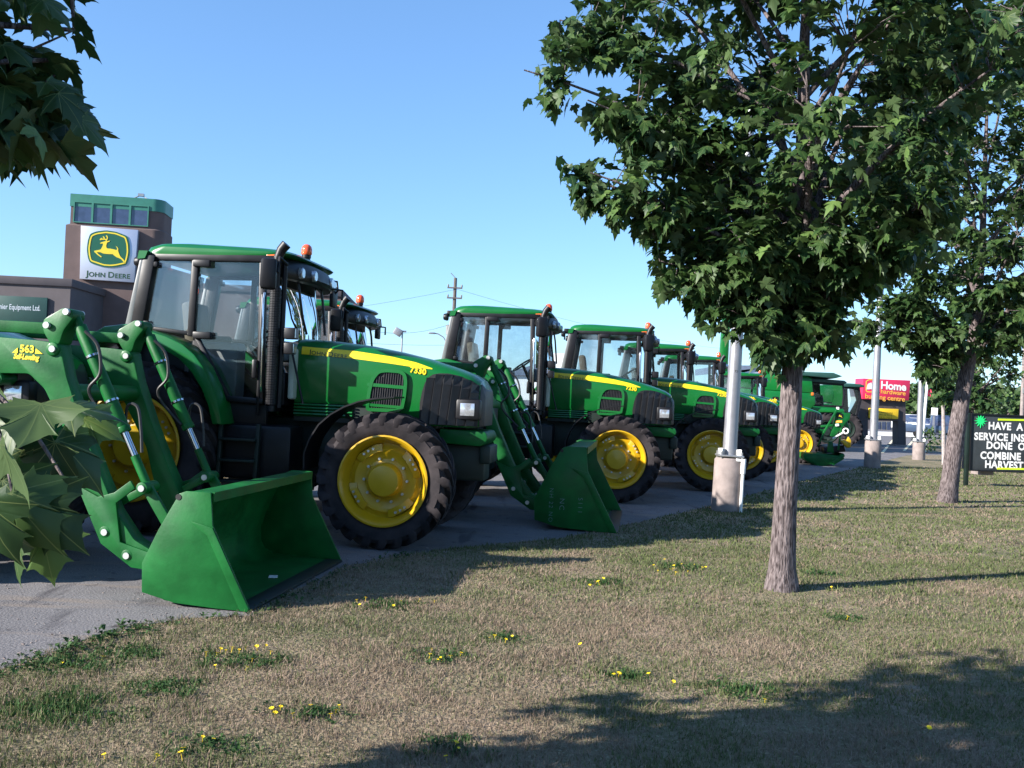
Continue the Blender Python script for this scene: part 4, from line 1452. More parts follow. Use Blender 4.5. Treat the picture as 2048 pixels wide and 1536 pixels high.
def leaves_mesh(name, pos, tip, nrm, size, tint, templ, mat):
    """all the leaves of a crown as one mesh; arrays (n,3), (n,3), (n,3), (n,), (n,)"""
    VV, FF, TT, UU = [], [], [], []
    off = 0
    n = len(pos)
    which = np.arange(n) % len(templ)
    tip = tip / np.linalg.norm(tip, axis=1, keepdims=True)
    side = np.cross(tip, nrm)
    side /= np.linalg.norm(side, axis=1, keepdims=True) + 1e-9
    up = np.cross(side, tip)
    for w, (tv, tf) in enumerate(templ):
        k = which == w
        m = int(k.sum())
        if not m:
            continue
        v = pos[k][:, None, :] + size[k][:, None, None] * (side[k][:, None, :] * tv[None, :, 0:1] + tip[k][:, None, :] * tv[None, :, 1:2] + up[k][:, None, :] * tv[None, :, 2:3])
        f = np.array(tf)[None, :, :] + (off + np.arange(m) * len(tv))[:, None, None]
        VV.append(v.reshape(-1, 3)); FF.append(f.reshape(-1, 3))
        TT.append(np.repeat(tint[k], len(tv)))
        UU.append(np.tile(tv[:, :2], (m, 1)))
        off += m * len(tv)
    V, F_, T_, U = np.concatenate(VV), np.concatenate(FF), np.concatenate(TT), np.concatenate(UU)
    me = bpy.data.meshes.new(name)
    me.vertices.add(len(V)); me.vertices.foreach_set('co', V.astype(np.float32).ravel())
    me.loops.add(len(F_) * 3); me.loops.foreach_set('vertex_index', F_.astype(np.int32).ravel())
    me.polygons.add(len(F_)); me.polygons.foreach_set('loop_start', np.arange(0, len(F_) * 3, 3, dtype=np.int32))
    me.polygons.foreach_set('use_smooth', np.ones(len(F_), bool))
    a = me.attributes.new('tint', 'FLOAT', 'POINT')
    a.data.foreach_set('value', T_.astype(np.float32))
    uv = me.uv_layers.new(name='UVMap')
    uv.data.foreach_set('uv', U[F_.ravel()].astype(np.float32).ravel())
    me.update()
    me.materials.append(mat)
    return me


LEAF_ME = []
for i, (tv, tf) in enumerate(TEMPL):
    z = np.zeros((1, 3)); t = np.array([[0, 1.0, 0]]); nn = np.array([[0, 0, 1.0]])
    LEAF_ME.append(leaves_mesh('leaf', z, t, nn, np.ones(1), np.ones(1), [(tv, tf)], M['leaf_part']))


BIGHALF = [(0, 0), (.10, -.07), (.22, -.09), (.38, -.13), (.34, -.02), (.42, .04), (.50, .10), (.66, .24), (.52, .27), (.46, .36), (.34, .34), (.25, .36), (.27, .46), (.36, .62), (.24, .60), (.16, .70), (.10, .76), (0, .98)]


def big_template(fold, droop, wave, seed):
    r = random.Random(seed)
    ph = r.uniform(0, 6)
    out = []
    full = BIGHALF + [(-x, y) for x, y in reversed(BIGHALF[1:-1])]
    for i, p in enumerate(full):
        q = full[(i + 1) % len(full)]
        d = Vector((q[0] - p[0], q[1] - p[1]))
        n_ = Vector((d.y, -d.x)).normalized() if d.length > 0 else Vector((0, 0))
        out += [p, (p[0] + d.x * 0.5 - n_.x * d.length * 0.07, p[1] + d.y * 0.5 - n_.y * d.length * 0.07)]
    c = (0.0, 0.10)
    V, F = [], []

    def zed(x, y):
        a = math.atan2(x, y + 0.02)
        rr = math.hypot(x, y)
        return fold * abs(x) - droop * (x * x * 1.1 + max(0, y - 0.1) ** 2) + wave * rr * math.sin(2.6 * a + ph) + 0.022 * rr * math.cos(9 * a)
    V.append((c[0], c[1], zed(*c)))
    n = len(out)
    for t in (0.3, 0.6, 0.82, 1.0):
        for x, y in out:
            px, py = c[0] + (x - c[0]) * t, c[1] + (y - c[1]) * t
            V.append((px, py, zed(px, py)))
    F += [(0, 1 + i, 1 + (i + 1) % n) for i in range(n)]
    for k in range(3):
        for i in range(n):
            a, b = 1 + k * n + i, 1 + k * n + (i + 1) % n
            F += [(a, a + n, b + n), (a, b + n, b)]
    return np.array(V), F


BIG_ME = []
for i, q in enumerate(((0.10, 0.30, 0.10, 1), (-0.08, 0.45, 0.16, 2), (0.22, 0.25, 0.2, 3), (0.02, 0.6, 0.14, 4))):
    BIG_ME.append(leaves_mesh('leaf', np.zeros((1, 3)), np.array([[0, 1.0, 0]]), np.array([[0, 0, 1.0]]), np.ones(1), np.ones(1), [big_template(*q)], M['leaf_part']))


def place_leaf(parent, pos, tip, nrm, size, k=0, meshes=None):
    meshes = meshes or LEAF_ME
    t = Vector(tip).normalized()
    s = t.cross(Vector(nrm)).normalized()
    u = s.cross(t)
    o = bpy.data.objects.new('leaf', meshes[k % len(meshes)])
    COL.objects.link(o)
    o.parent = parent
    m = Matrix((s, t, u)).transposed().to_4x4()
    o.matrix_local = Matrix.Translation(Vector(pos)) @ m @ Matrix.Scale(size, 4)
    return o


def make_tree(label, base, trunk, envelope, h0, h1, n_twigs, per_twig, leaf, seed, tips=(), parts=290, allow=None, templ=None, group=None, hbias=1.0, name='maple_tree', shell=0.45, zlobe=0.28, bark=None):
    """trunk: [(dx, dy, z, r)]; envelope(h, az) -> crown radius; tips: extra branch ends in world space"""
    R = np.random.RandomState(seed)
    templ = templ or TEMPL
    root = thing(name, label, 'tree', (base[0], base[1], 0), 0, group)
    B = np.array([base[0], base[1], 0.0])
    # trunk, with flutes and knots
    tm = MB()
    rings = []
    tz = [p[2] for p in trunk]
    nz_ = 34
    for i in range(nz_):
        z = tz[0] + (tz[-1] - tz[0]) * (i / (nz_ - 1))
        cx, cy, r = (np.interp(z, tz, [p[j] for p in trunk]) for j in (0, 1, 3))
        ring = []
        for k in range(22):
            a = 2 * math.pi * k / 22
            rr = r * (1 + 0.05 * math.sin(3 * a + 1.3 * z + seed) + 0.035 * math.sin(7 * a - 0.8 * z) + 0.03 * R.uniform(-1, 1))
            ring.append((cx + rr * math.cos(a), cy + rr * math.sin(a), z))
        rings.append(ring)
    tm.loft(rings)
    tm.build('trunk', bark or M['bark'], root, smooth=60)

    def axis(z):
        return np.array([np.interp(z, tz, [p[0] for p in trunk]), np.interp(z, tz, [p[1] for p in trunk]), z])
    # limbs: from the trunk out to their ends
    limbs = []
    n_l = 16
    for i in range(n_l):
        az = 2.4 * i + R.uniform(-0.4, 0.4)
        zs = h0 - 0.15 + (h1 - h0) * 0.55 * (i / n_l) ** 1.1
        ze = min(h1 - 0.2, zs + (0.5 + 0.9 * R.rand()) * (h1 - h0) * 0.33)
        rr = envelope(ze, az) * R.uniform(0.55, 0.85)
        e = axis(min(ze, tz[-1])) * np.array([1, 1, 0]) + np.array([rr * math.cos(az), rr * math.sin(az), ze])
        limbs.append((axis(min(zs, tz[-1])), e, 0.026 + 0.03 * (1 - i / n_l)))
    for t in tips:
        e = np.array(t) - B
        zs = max(h0 - 0.1, min(e[2] - 0.45 * math.hypot(e[0], e[1]), tz[-1]))
        limbs.append((axis(zs), e, 0.034))
    curves = []
    for a, e, r in limbs:
        mid = (a + e) / 2 + np.array([0, 0, 0.10 * np.linalg.norm(e - a)]) + R.normal(0, 0.05, 3)
        pts = []
        for t in np.linspace(0, 1, 9):
            pts.append((1 - t) ** 2 * a + 2 * t * (1 - t) * mid + t * t * e)
        curves.append(np.array(pts))
        if allow is not None and not all(allow(B + p) for p in pts):
            continue
        m = MB()
        m.tube([tuple(p) for p in pts], [r * (1 - 0.82 * t) for t in np.linspace(0, 1, 9)], 7)
        m.build('branch', M['bark'], root, smooth=60)
    allp = np.concatenate(curves)
    # twigs
    twigs = []
    tries = 0
    while len(twigs) < n_twigs and tries < n_twigs * 20:
        tries += 1
        h = h0 + (h1 - h0) * R.rand() ** hbias
        az = R.uniform(0, 2 * math.pi)
        lob = 0.80 + zlobe * math.sin(2.3 * az + 2.9 * h + seed) * math.sin(1.9 * h - 1.1 * az + 2 * seed) + 0.12 * math.sin(5 * az + 6 * h)
        rr = envelope(h, az) * lob * (shell + (1 - shell) * R.rand() ** 0.6)
        e = axis(min(h, tz[-1])) * np.array([1, 1, 0]) + np.array([rr * math.cos(az), rr * math.sin(az), h])
        twigs.append(e)
    for c in curves[n_l:]:
        for k in range(16):
            t = 0.35 + 0.65 * R.rand()
            p = c[int(t * 8)]
            twigs.append(p + R.normal(0, 0.13, 3) * np.array([1, 1, 0.9]) - np.array([0, 0, 0.05]))
    tw = MB()
    P_, T_, N_, S_2 = [], [], [], []
    for e in twigs:
        d2 = np.linalg.norm(allp - e, axis=1) + np.maximum(0, allp[:, 2] - e[2]) * 0.8
        s = allp[int(np.argmin(d2))]
        L = np.linalg.norm(e - s)
        if allow is None or all(allow(B + q_) for q_ in (s, e, (s + e) / 2, (s + 2 * e) / 3, (2 * s + e) / 3)):
            tw.tube([tuple(s), tuple((s + e) / 2 + np.array([0, 0, 0.06 * L])), tuple(e)], [0.006, 0.0045, 0.002], 5, cap=False)
        dr = (e - s) / (L + 1e-6)
        for k in range(per_twig):
            t = 1 - 0.75 * (k / per_twig) * R.rand()
            p = s + (e - s) * t + R.normal(0, 0.075, 3)
            az = R.uniform(0, 2 * math.pi)
            tipd = dr * R.uniform(0.2, 0.9) + np.array([math.cos(az), math.sin(az), 0]) * 0.75 + np.array([0, 0, -R.uniform(0.1, 1.1)])
            nr = np.array([math.cos(az + 0.4), math.sin(az + 0.4), 0]) * R.uniform(0.1, 1.0) + dr * 0.4 + np.array([0, 0, R.uniform(0.4, 1.2)])
            if allow is not None and not allow(B + p):
                continue
            P_.append(p); T_.append(tipd); N_.append(nr); S_2.append(leaf * R.uniform(0.6, 1.2))
    tw.build('twigs', M['bark'], root, smooth=60)['kind'] = 'stuff'
    P_, T_, N_, S_2 = (np.array(a) for a in (P_, T_, N_, S_2))
    tint = np.clip(R.normal(0.45, 0.28, len(P_)), 0, 1)
    sel = np.zeros(len(P_), bool)
    if parts:
        W = P_ + B - np.array(EYE)
        k = W @ np.array(fwd)
        u, v = (W @ np.array(rgt)) / k, (W @ np.array(upv)) / k
        vis = (k > 0.3) & (np.abs(u) < 0.53) & (np.abs(v) < 0.40)
        score = np.where(vis, S_2 / np.maximum(k, 0.1), 0)
        sel[np.argsort(-score)[:parts]] = True
        sel &= vis
        for i in np.nonzero(sel)[0]:
            place_leaf(root, P_[i], T_[i], N_[i], S_2[i], int(i))
    r = ~sel
    me = leaves_mesh('foliage', P_[r], T_[r], N_[r], S_2[r], tint[r], templ, M['leaf'])
    o = link('foliage', me, root)
    o['kind'] = 'stuff'
    return root


# tree A: the near maple
def env_table(H_, L_, Rr, D_):
    def f(h, az):
        c, s = math.cos(az), math.sin(az)
        ex = np.interp(h, H_, Rr if c > 0 else L_)
        ey = np.interp(h, H_, D_)
        return 1.0 / math.sqrt((c / ex) ** 2 + (s / ey) ** 2)
    return f


bA = ground(1562, 1180)
envA = env_table([2.35, 2.6, 3.0, 3.3, 3.7, 4.2, 4.8, 5.6, 6.6, 7.4], [0.30, 0.45, 0.58, 0.74, 1.15, 1.65, 2.2, 2.3, 1.7, 0.5],
                 [0.35, 0.60, 1.00, 1.40, 1.80, 2.2, 2.4, 2.3, 1.7, 0.5], [0.4, 0.7, 1.1, 1.4, 1.8, 2.1, 2.2, 2.2, 1.6, 0.5])
zA = bA.y
tipsA = [at(1048, 140, zA - 0.4), at(1135, 338, zA - 0.3), at(1180, 345, zA - 0.5), at(1320, 522, zA - 0.2), at(1120, 40, zA + 0.2), at(1175, 200, zA - 0.6), at(1245, 395, zA - 0.1), at(1390, 545, zA - 0.4),
         at(1500, 640, zA - 0.3), at(1620, 660, zA - 0.2), at(1830, 500, zA - 0.3), at(1870, 400, zA - 0.9), at(1480, 480, zA - 0.7), at(1450, 580, zA + 0.1)]
make_tree('nearest upright maple, its bare trunk standing in the lawn right of the nearest light pole', (bA.x, bA.y),
          [(0, 0, 0, 0.158), (0.0, 0, 0.06, 0.136), (0.0, 0, 0.18, 0.120), (0.0, 0, 0.5, 0.104), (0.02, 0, 1.4, 0.093), (0.03, 0, 2.3, 0.087), (0.06, 0.02, 3.4, 0.07), (0.03, 0.05, 5.0, 0.045), (0.05, 0.05, 6.8, 0.012)],
          envA, 2.45, 7.3, 660, 16, 0.155, 21, tipsA, group='maple trees along the lawn', hbias=0.9)

bB = ground(1893, 1005)
envB = env_table([2.6, 3.0, 3.5, 4.2, 5.5, 7.0, 8.5, 9.5], [0.5, 1.3, 1.9, 2.4, 3.0, 3.3, 2.8, 0.9], [0.4, 0.9, 1.4, 2.0, 2.8, 2.9, 2.2, 0.6], [0.5, 1.2, 1.8, 2.3, 2.8, 2.9, 2.2, 0.6])
zB = bB.y
make_tree('leaning maple beside the black letter board, farther along the lawn', (bB.x, bB.y),
          [(0, 0, 0, 0.195), (0.01, 0, 0.1, 0.172), (0.03, 0, 0.3, 0.158), (0.12, 0, 1.2, 0.15), (0.25, 0, 2.2, 0.14), (0.42, 0, 3.2, 0.10), (0.5, 0.0, 5.0, 0.06), (0.5, 0, 8.5, 0.015)],
          envB, 2.75, 9.5, 780, 14, 0.20, 34, [at(1702, 640, zB - 0.4), at(1725, 590, zB), at(1770, 660, zB - 0.5), at(1840, 730, zB - 0.3)], group='maple trees along the lawn', hbias=0.85)


# ------------------------------------------------------------------ the dealer's building behind the row
class Facade:
    """an upright plane through (x, y) turned rz; (u, z) on it from a pixel"""
    def __init__(self, x, y, rz):
        self.o = Vector((x, y, 0)); self.rz = rz
        self.u = Vector((math.cos(rz), math.sin(rz), 0)); self.n = Vector((-math.sin(rz), math.cos(rz), 0))

    def __call__(self, px, py):
        d = ray(px, py)
        t = (self.o - EYE).dot(self.n) / d.dot(self.n)
        p = EYE + d * t - self.o
        return (p.dot(self.u), p.z)

    def poly(self, pts):
        return [self(*p) for p in pts]

    def empty(self, name, label, cat, group=None):
        return thing(name, label, cat, self.o, self.rz, group)


p = at(124, 600, 36)
TW = Facade(p.x, 36, math.radians(7))
bt = TW.empty('dealer_building', 'brown stucco dealership tower with a teal cap and a strip of windows', 'building')
zc0, zc1 = TW(135, 411)[1], TW(135, 386)[1]
zs = TW(128, 449)[1]
def tower_ring(x0, x1, y1, z, r=0.75, y0=0.0):
    pts = [(x0, y0)]
    for k in range(7):
        t = -math.pi / 2 + (math.pi / 2) * k / 6
        pts.append((x1 - r + r * math.cos(t), y0 + r + r * math.sin(t)))
    pts += [(x1, y1), (x0, y1)]
    return [(x, y, z) for x, y in pts]
m = MB(); m.loft([tower_ring(0, 3.55, 1.6, 0, 0.4), tower_ring(0, 3.55, 1.6, zs, 0.4), tower_ring(0.13, 3.5, 1.6, zs + 0.06, 0.4, y0=0.06), tower_ring(0.13, 3.5, 1.6, zc0 + 0.02, 0.4, y0=0.06)])
m.build('tower_wall', M['stucco'], bt, smooth=30)
m = MB(); m.loft([tower_ring(0.10, 3.53, 1.63, zc0, 0.4, y0=0.03), tower_ring(0.10, 3.53, 1.63, zc1, 0.4, y0=0.03)])
m.build('parapet_cap', M['teal'], bt, smooth=30)
w0, w1 = TW(146, 441), TW(298, 413)
for k in range(4):
    a = w0[0] + (w1[0] - w0[0]) * k / 4; b = w0[0] + (w1[0] - w0[0]) * (k + 1) / 4
    zl, zh = w0[1] - 0.06, w1[1] + 0.02
    f = MB()
    ring_frame(f, [(a, zl), (b, zl), (b, zh), (a, zh)], 0.05, -0.01, 0.05)
    W = f.build('window', M['teal'], bt, smooth=0)
    g = MB(); g.box(((a + b) / 2, 0.045, (zl + zh) / 2), (b - a - 0.08, 0.02, zh - zl - 0.08)); g.build('pane', M['winglass'], W, smooth=0)
rr = MB()
c = TW(268, 392)
for dx in (-0.5, 0.5):
    rr.tube([(c[0] + dx, 0.9, zc1), (c[0], 1.0, zc1 + 0.30)], 0.025, 5)
rr.box((c[0], 1.0, zc1 + 0.30), (0.22, 0.15, 0.10))
rr.build_each('roof_bracket', M['galv'], bt)
# low wing in front at the left, long wing behind at the right
p = at(140, 600, 33)
WG = Facade(p.x, 33, math.radians(4))
zt = WG(100, 572)[1]
bw = WG.empty('dealer_wing', 'low grey-brown flat roofed wing in front of the brown tower', 'building')
m = MB(); m.box((-6, 2.5, zt / 2), (12, 5, zt)); m.build('wall', M['stucco2'], bw)
m = MB(); m.box((-6, 2.5, zt + 0.14), (12.16, 5.16, 0.28)); m.build('roof_edge', M['stucco2'], bw, bevel=0.03)
a, b = WG(-60, 640), WG(97, 596)
sg = WG.empty('name_panel', 'dark green name panel with grey lettering on the low wing wall', 'sign')
m = MB(); m.box(((a[0] + b[0]) / 2, -0.05, (a[1] + b[1]) / 2), (b[0] - a[0], 0.08, b[1] - a[1])); m.build('panel', M['signgreen'], sg, bevel=0.01)
c = WG(83, 622)
vf = text_mesh('Premier Equipment Ltd.', 0.26, 0.002, 1.0, 'RIGHT')
ww = max(u for u, v in vf[0]) - min(u for u, v in vf[0])
flat_text('panel_lettering', vf, M['signtext'], sg, lambda u, v: (c[0] + u * 2.05 / ww * 0.80, -0.094, c[1] + v))
p = at(418, 640, 42)
BK = Facade(p.x, 42, math.radians(4))
zt = BK(520, 586)[1]
bb = BK.empty('rear_workshop', 'long low workshop with red-brown walls behind the nearest cab', 'building')
m = MB(); m.box((1.0, 4, zt / 2), (9.5, 8, zt)); m.build('wall', M['stucco'], bb)
m = MB(); m.box((1.0, 4, zt + 0.15), (9.7, 8.2, 0.3)); m.build('roof_edge', M['stucco2'], bb, bevel=0.03)
for k in range(2):
    m = MB(); m.box((0.2 + k * 2.9, -0.03, 1.9), (2.3, 0.08, 3.4)); D = m.build('workshop_door', M['white'], bb, bevel=0.01)

# the emblem sign on the tower (drawn on the tower plane, in the photograph's proportions)
def Q(x, y):
    return TW(150 + x / 12.8, 450 + y / 12.8)
sgn = TW.empty('emblem_sign', 'silver square sign with a green leaping deer emblem and lettering on the brown tower', 'sign')
sq = [Q(165, 1395), Q(1555, 1490), Q(1655, 150), Q(205, 40)]
m = MB(); m.prism(sq, -0.22, -0.01); m.build('sign_face', M['signface'], sgn, bevel=0.015)
sh = [Q(*q) for q in rounded([(440, 250), (600, 190), (850, 162), (1100, 200), (1390, 310), (1440, 500), (1450, 750), (1400, 960), (1350, 1040), (1150, 1090), (960, 1110), (750, 1090), (430, 990), (380, 850), (355, 650), (380, 430)], 60, 3)]
m = MB(); m.prism(sh, -0.25, -0.222); m.build('emblem_shield', M['logogreen'], sgn, smooth=0)
yl = [Q(*q) for q in rounded([(470, 290), (600, 235), (850, 200), (1100, 235), (1350, 335), (1400, 520), (1410, 720), (1380, 880), (1335, 1010), (1100, 1060), (960, 1075), (780, 1060), (450, 950), (410, 800), (395, 620), (430, 400)], 50, 3)]
m = MB(); ring_frame(m, yl, 0.05, -0.262, -0.252); m.build('emblem_border', M['logoyellow'], sgn, smooth=0)
deer = [(690, 497), (720, 472), (790, 452), (835, 440), (890, 438), (945, 425), (935, 452), (880, 472), (862, 510), (850, 560), (858, 605), (885, 628), (960, 632), (1050, 650), (1110, 668), (1132, 645), (1118, 600), (1085, 565),
        (1130, 588), (1158, 632), (1155, 690), (1170, 740), (1195, 800), (1225, 850), (1275, 890), (1312, 940), (1348, 1000), (1318, 1012), (1280, 955), (1235, 902), (1180, 872), (1115, 850), (1055, 808), (1015, 772), (940, 770), (850, 766),
        (780, 756), (735, 738), (700, 722), (610, 722), (665, 780), (735, 832), (725, 855), (640, 798), (550, 715), (545, 688), (620, 672), (690, 660), (720, 640), (745, 590), (770, 540), (765, 500), (715, 505)]
DEER = deer
m = MB(); m.prism([Q(*q) for q in deer], -0.262, -0.251)
for line in ([(850, 440), (862, 400), (885, 370), (874, 322), (850, 300)], [(862, 400), (800, 392), (755, 390), (690, 402)], [(800, 392), (802, 352), (770, 325)], [(735, 392), (718, 362)]):
    pts = [Q(*q) for q in line]
    for a, b in zip(pts[:-1], pts[1:]):
        bar(m, a, b, 0.042, -0.2565 - 0.0007 * len(m.f) % 0.003, 0.010)
m.build('emblem_deer', M['logoyellow'], sgn, smooth=0)
vf = smallcaps(['JOHN', 'DEERE'], 0.22, 0.004)
wmx = max(u for u, v in vf[0])
l0, l1 = Q(335, 1330), Q(1450, 1395)
kk = (l1[0] - l0[0]) / wmx
flat_text('sign_lettering', vf, M['letter'], sgn, lambda u, v: (l0[0] + u * kk, -0.226, l0[1] + v * kk * 0.95 + (l1[1] - l0[1]) * u / wmx))

# ------------------------------------------------------------------ the row of tractors
A7 = math.radians(-7)
proto = make_tractor()
GT = 'green tractors parked in a row'
def setup(o, label, x, y, a, k=1.0):
    o.location = (x, y, 0)
    o.rotation_euler = (0, 0, math.radians(-a))
    if k != 1.0:
        for ch in o.children:
            ch.location *= k
            ch.scale = [s * k for s in ch.scale]
    return tag(o, label, 'tractor', GT)
t0 = copy_tree(proto); t2 = copy_tree(proto); t3 = copy_tree(proto); t4 = copy_tree(proto); t5 = copy_tree(proto); t6 = copy_tree(proto, skip=('stripe_lettering',)); t7 = copy_tree(proto, skip=('stripe_lettering',))
setup(proto, 'nearest full green tractor, its long hood, side vent and yellow front wheel in open view', -1.18, 10.73, 7)
model_number(proto, '7330')
setup(t0, 'green loader tractor behind the maple leaves, only its arms, hoses and bright bucket in view', -4.735, 8.245, 7)
make_loader(t0, 0.85)
setup(t2, 'small green loader tractor with a chalk marked bucket, mostly hidden behind the nearest tractor hood', -1.07, 13.25, 8, 0.91)
make_loader(t2, 0.38, lettering=False, chalk=True, bk_s=1.25)
setup(t3, 'green tractor with an open sided cab, its yellow front wheel behind the chalk marked bucket', 1.82, 16.26, 7)
model_number(t3, '7230')
setup(t4, 'green tractor whose front wheel stands behind the concrete foot of the nearest light pole', 3.95, 19.08, 7)
model_number(t4, '7230')
setup(t5, 'green tractor whose grille shows just right of the nearest light pole', 5.35, 22.4, 7, 0.97)
model_number(t5, '6930')
setup(t6, 'green tractor with its beacon just left of the nearest light pole, nose behind the trunk', 6.75, 25.6, 7, 0.95)
model_number(t6, '6430')
setup(t7, 'low green tractor coupled up behind the hay mower, right of the maple trunk', 9.0, 30.2, 7, 0.88)

# ------------------------------------------------------------------ the mower and the harvesters at the far end
MW = Facade(*at(1640, 900, 28.6).xy, math.radians(-7))
mo = MW.empty('hay_mower', 'green hay mower with a yellow gearbox, raised rods and a pale steel hook', 'mower')
def fprism(name, pts, d0, d1, mat, parent, fac, bevel=0.0, smooth=35):
    m = MB(); m.prism(fac.poly(pts), d0, d1)
    return m.build(name, mat, parent, bevel=bevel, smooth=smooth)
fp = fprism('frame_panel', [(1671, 824), (1701, 826), (1700, 838), (1692, 845), (1688, 852), (1668, 874), (1660, 872), (1666, 852), (1670, 838)], 0.0, 0.10, M['green_matte'], mo, MW, 0.01)
fprism('upright', [(1658, 883), (1666, 883), (1668, 906), (1655, 904)], 0.02, 0.14, M['green_matte'], mo, MW, 0.008)
fprism('deck', [(1606, 905), (1650, 908), (1680, 912), (1686, 905), (1690, 912), (1680, 922), (1664, 928), (1640, 935), (1630, 930), (1606, 918)], -0.1, 1.9, M['green_matte'], mo, MW, 0.05)
fprism('deck_lip', [(1661, 922), (1682, 911), (1686, 917), (1664, 930)], -0.2, -0.1, M['green_matte'], mo, MW, 0.01)
fprism('curtain', [(1648, 895), (1690, 890), (1694, 904), (1650, 907)], 0.1, 1.5, M['black'], mo, MW, 0.03)
def fbar(name, a, b, w, y, t, mat, parent, fac):
    m = MB(); bar(m, fac(*a), fac(*b), w, y, t)
    return m.build(name, mat, parent, bevel=min(w, t) * 0.2)
fbar('brace_rod', (1674, 818), (1645, 868), 0.06, -0.06, 0.06, M['green_matte'], mo, MW)
fbar('brace_rod', (1647, 866), (1634, 892), 0.04, -0.06, 0.05, M['green_matte'], mo, MW)
fbar('upright_rod', (1682, 856), (1676, 900), 0.05, -0.03, 0.05, M['green_matte'], mo, MW)
fbar('lift_rod', (1644, 853), (1680, 850), 0.07, 0.2, 0.06, M['green_matte'], mo, MW)
fbar('hook_shank', (1664, 877), (1688, 863), 0.045, -0.08, 0.04, M['white'], mo, MW)
cx, cz = MW(1690.5, 862)
m = MB(); m.tube([(cx + 0.075 * math.cos(t), -0.08, cz + 0.075 * math.sin(t)) for t in frange(0, 2 * math.pi, 17)], 0.026, 6); m.build('hook_eye', M['white'], mo)
fprism('gearbox', [(1680, 881), (1688, 878), (1692, 883), (1696, 873), (1701, 881), (1700, 894), (1694, 896), (1686, 888)], -0.12, 0.12, M['yellow'], mo, MW, 0.02)
fprism('reflector', [(1671, 841), (1684, 841), (1684, 845), (1671, 845)], -0.012, 0.0, M['orangetext'], fp, MW)
fprism('lamp', [(1670, 848), (1677, 847), (1678, 852), (1671, 853)], -0.05, 0.0, M['white'], fp, MW, 0.01)
fprism('tip_cap', [(1672, 814), (1677, 814), (1677, 819), (1672, 819)], -0.09, -0.03, M['white'], mo, MW)
def emblem(parent, fac, px, py, w):
    """the small black and yellow deer badge"""
    u, z = fac(px, py)
    m = MB(); m.prism(rounded([(u - w / 2, z - w * 0.45), (u + w / 2, z - w * 0.45), (u + w / 2, z + w * 0.45), (u - w / 2, z + w * 0.45)], w * 0.2, 3), -0.012, -0.004)
    bd = m.build('badge', M['black'], parent, smooth=0)
    m = MB(); m.prism([(u + (x - 940) / 900 * w * 0.86, z - (y - 690) / 900 * w * 0.86) for x, y in DEER], -0.018, -0.014)
    m.build('badge_deer', M['logoyellow'], bd, smooth=0)
emblem(fp, MW, 1680, 832, 0.17)
for side_x in (1712,):
    pass

HV = Facade(*at(1500, 850, 40).xy, math.radians(-7))
hv = HV.empty('combine_harvester', 'green combine harvester with a long grain tank behind the maple trunk, cab to the right', 'combine harvester')
fprism('side_panel', [(1478, 776), (1630, 786), (1632, 808), (1612, 828), (1560, 838), (1476, 836)], 0.0, 2.9, M['green'], hv, HV, 0.06)
fprism('grain_tank', [(1507, 747), (1612, 752), (1624, 756), (1626, 786), (1508, 778)], -0.02, 2.8, M['green'], hv, HV, 0.03)
fprism('engine_cover', [(1479, 745), (1506, 747), (1507, 777), (1479, 774)], 0.1, 2.7, M['green'], hv, HV, 0.05)
fprism('tank_lid', [(1548, 742), (1664, 746), (1682, 753), (1668, 757), (1612, 752), (1548, 748)], -0.3, 3.0, M['signgreen'], hv, HV, 0.02)
fprism('cab_shell', [(1624, 814), (1690, 818), (1692, 826), (1624, 824)], 0.2, 2.6, M['green'], hv, HV, 0.04)
cabg = [(1627, 763), (1690, 767), (1694, 792), (1688, 816), (1627, 812)]
g1 = fprism('cab_glass', cabg, 0.3, 2.5, M['glass'], hv, HV)
m = MB(); ring_frame(m, HV.poly(cabg), 0.10, 0.22, 0.34); m.build('cab_frame', M['black'], hv, bevel=0.01)
fprism('cab_roof', [(1622, 756), (1690, 761), (1696, 765), (1690, 768), (1622, 763)], 0.1, 2.7, M['signgreen'], hv, HV, 0.03)
fprism('cab_dark_backing', [(1629, 765), (1662, 766), (1664, 812), (1629, 811)], 2.3, 2.4, M['black'], hv, HV)  # black sheet added inside so the cab glass reads dark, not sky
fprism('cab_seat', [(1640, 790), (1655, 790), (1657, 812), (1638, 812)], 0.9, 1.7, M['black'], hv, HV, 0.05)
fprism('feeder_house', [(1660, 822), (1700, 832), (1712, 868), (1690, 872), (1655, 850)], 0.8, 2.0, M['green_matte'], hv, HV, 0.05)
for (px, py, r) in ((1655, 866, 0.80), (1530, 872, 0.62)):
    u, z = HV(px, py)
    m = make_tyre(r, 0.6, r * 0.55, 22)
    W = m.build('wheel', M['rubber'], hv, smooth=40); W.location = (u, 0.35, r)
    m = make_rim(r * 0.55, 0.6, 0.3)
    m.build('rim', M['chassis'], W, smooth=40)
m = MB(); a_, b_ = HV(1460, 742), HV(1449, 560)
fprism('unloading_auger', [(1440, 770), (1460, 770), (1470, 600), (1474, 470), (1458, 470), (1453, 600)], 1.2, 1.65, M['green'], hv, HV, 0.12)
fprism('elevator_leg', [(1539, 748), (1559, 748), (1562, 650), (1543, 650)], 1.3, 1.7, M['green'], hv, HV, 0.05)
fprism('marker_lamp', [(1622, 785), (1627, 785), (1627, 791), (1622, 791)], -0.06, 0.0, M['orange'], hv, HV, 0.01)
emblem(hv, HV, 1551, 799, 0.26)
H2 = Facade(*at(1690, 850, 46).xy, math.radians(-7))
h2 = H2.empty('combine_harvester', 'second combine harvester, only its dark windowed cab showing left of the red pylon sign', 'combine harvester')
cabg = [(1672, 772), (1722, 774), (1726, 800), (1716, 838), (1672, 836)]
fprism('cab_glass', cabg, 0.3, 2.5, M['glass'], h2, H2)
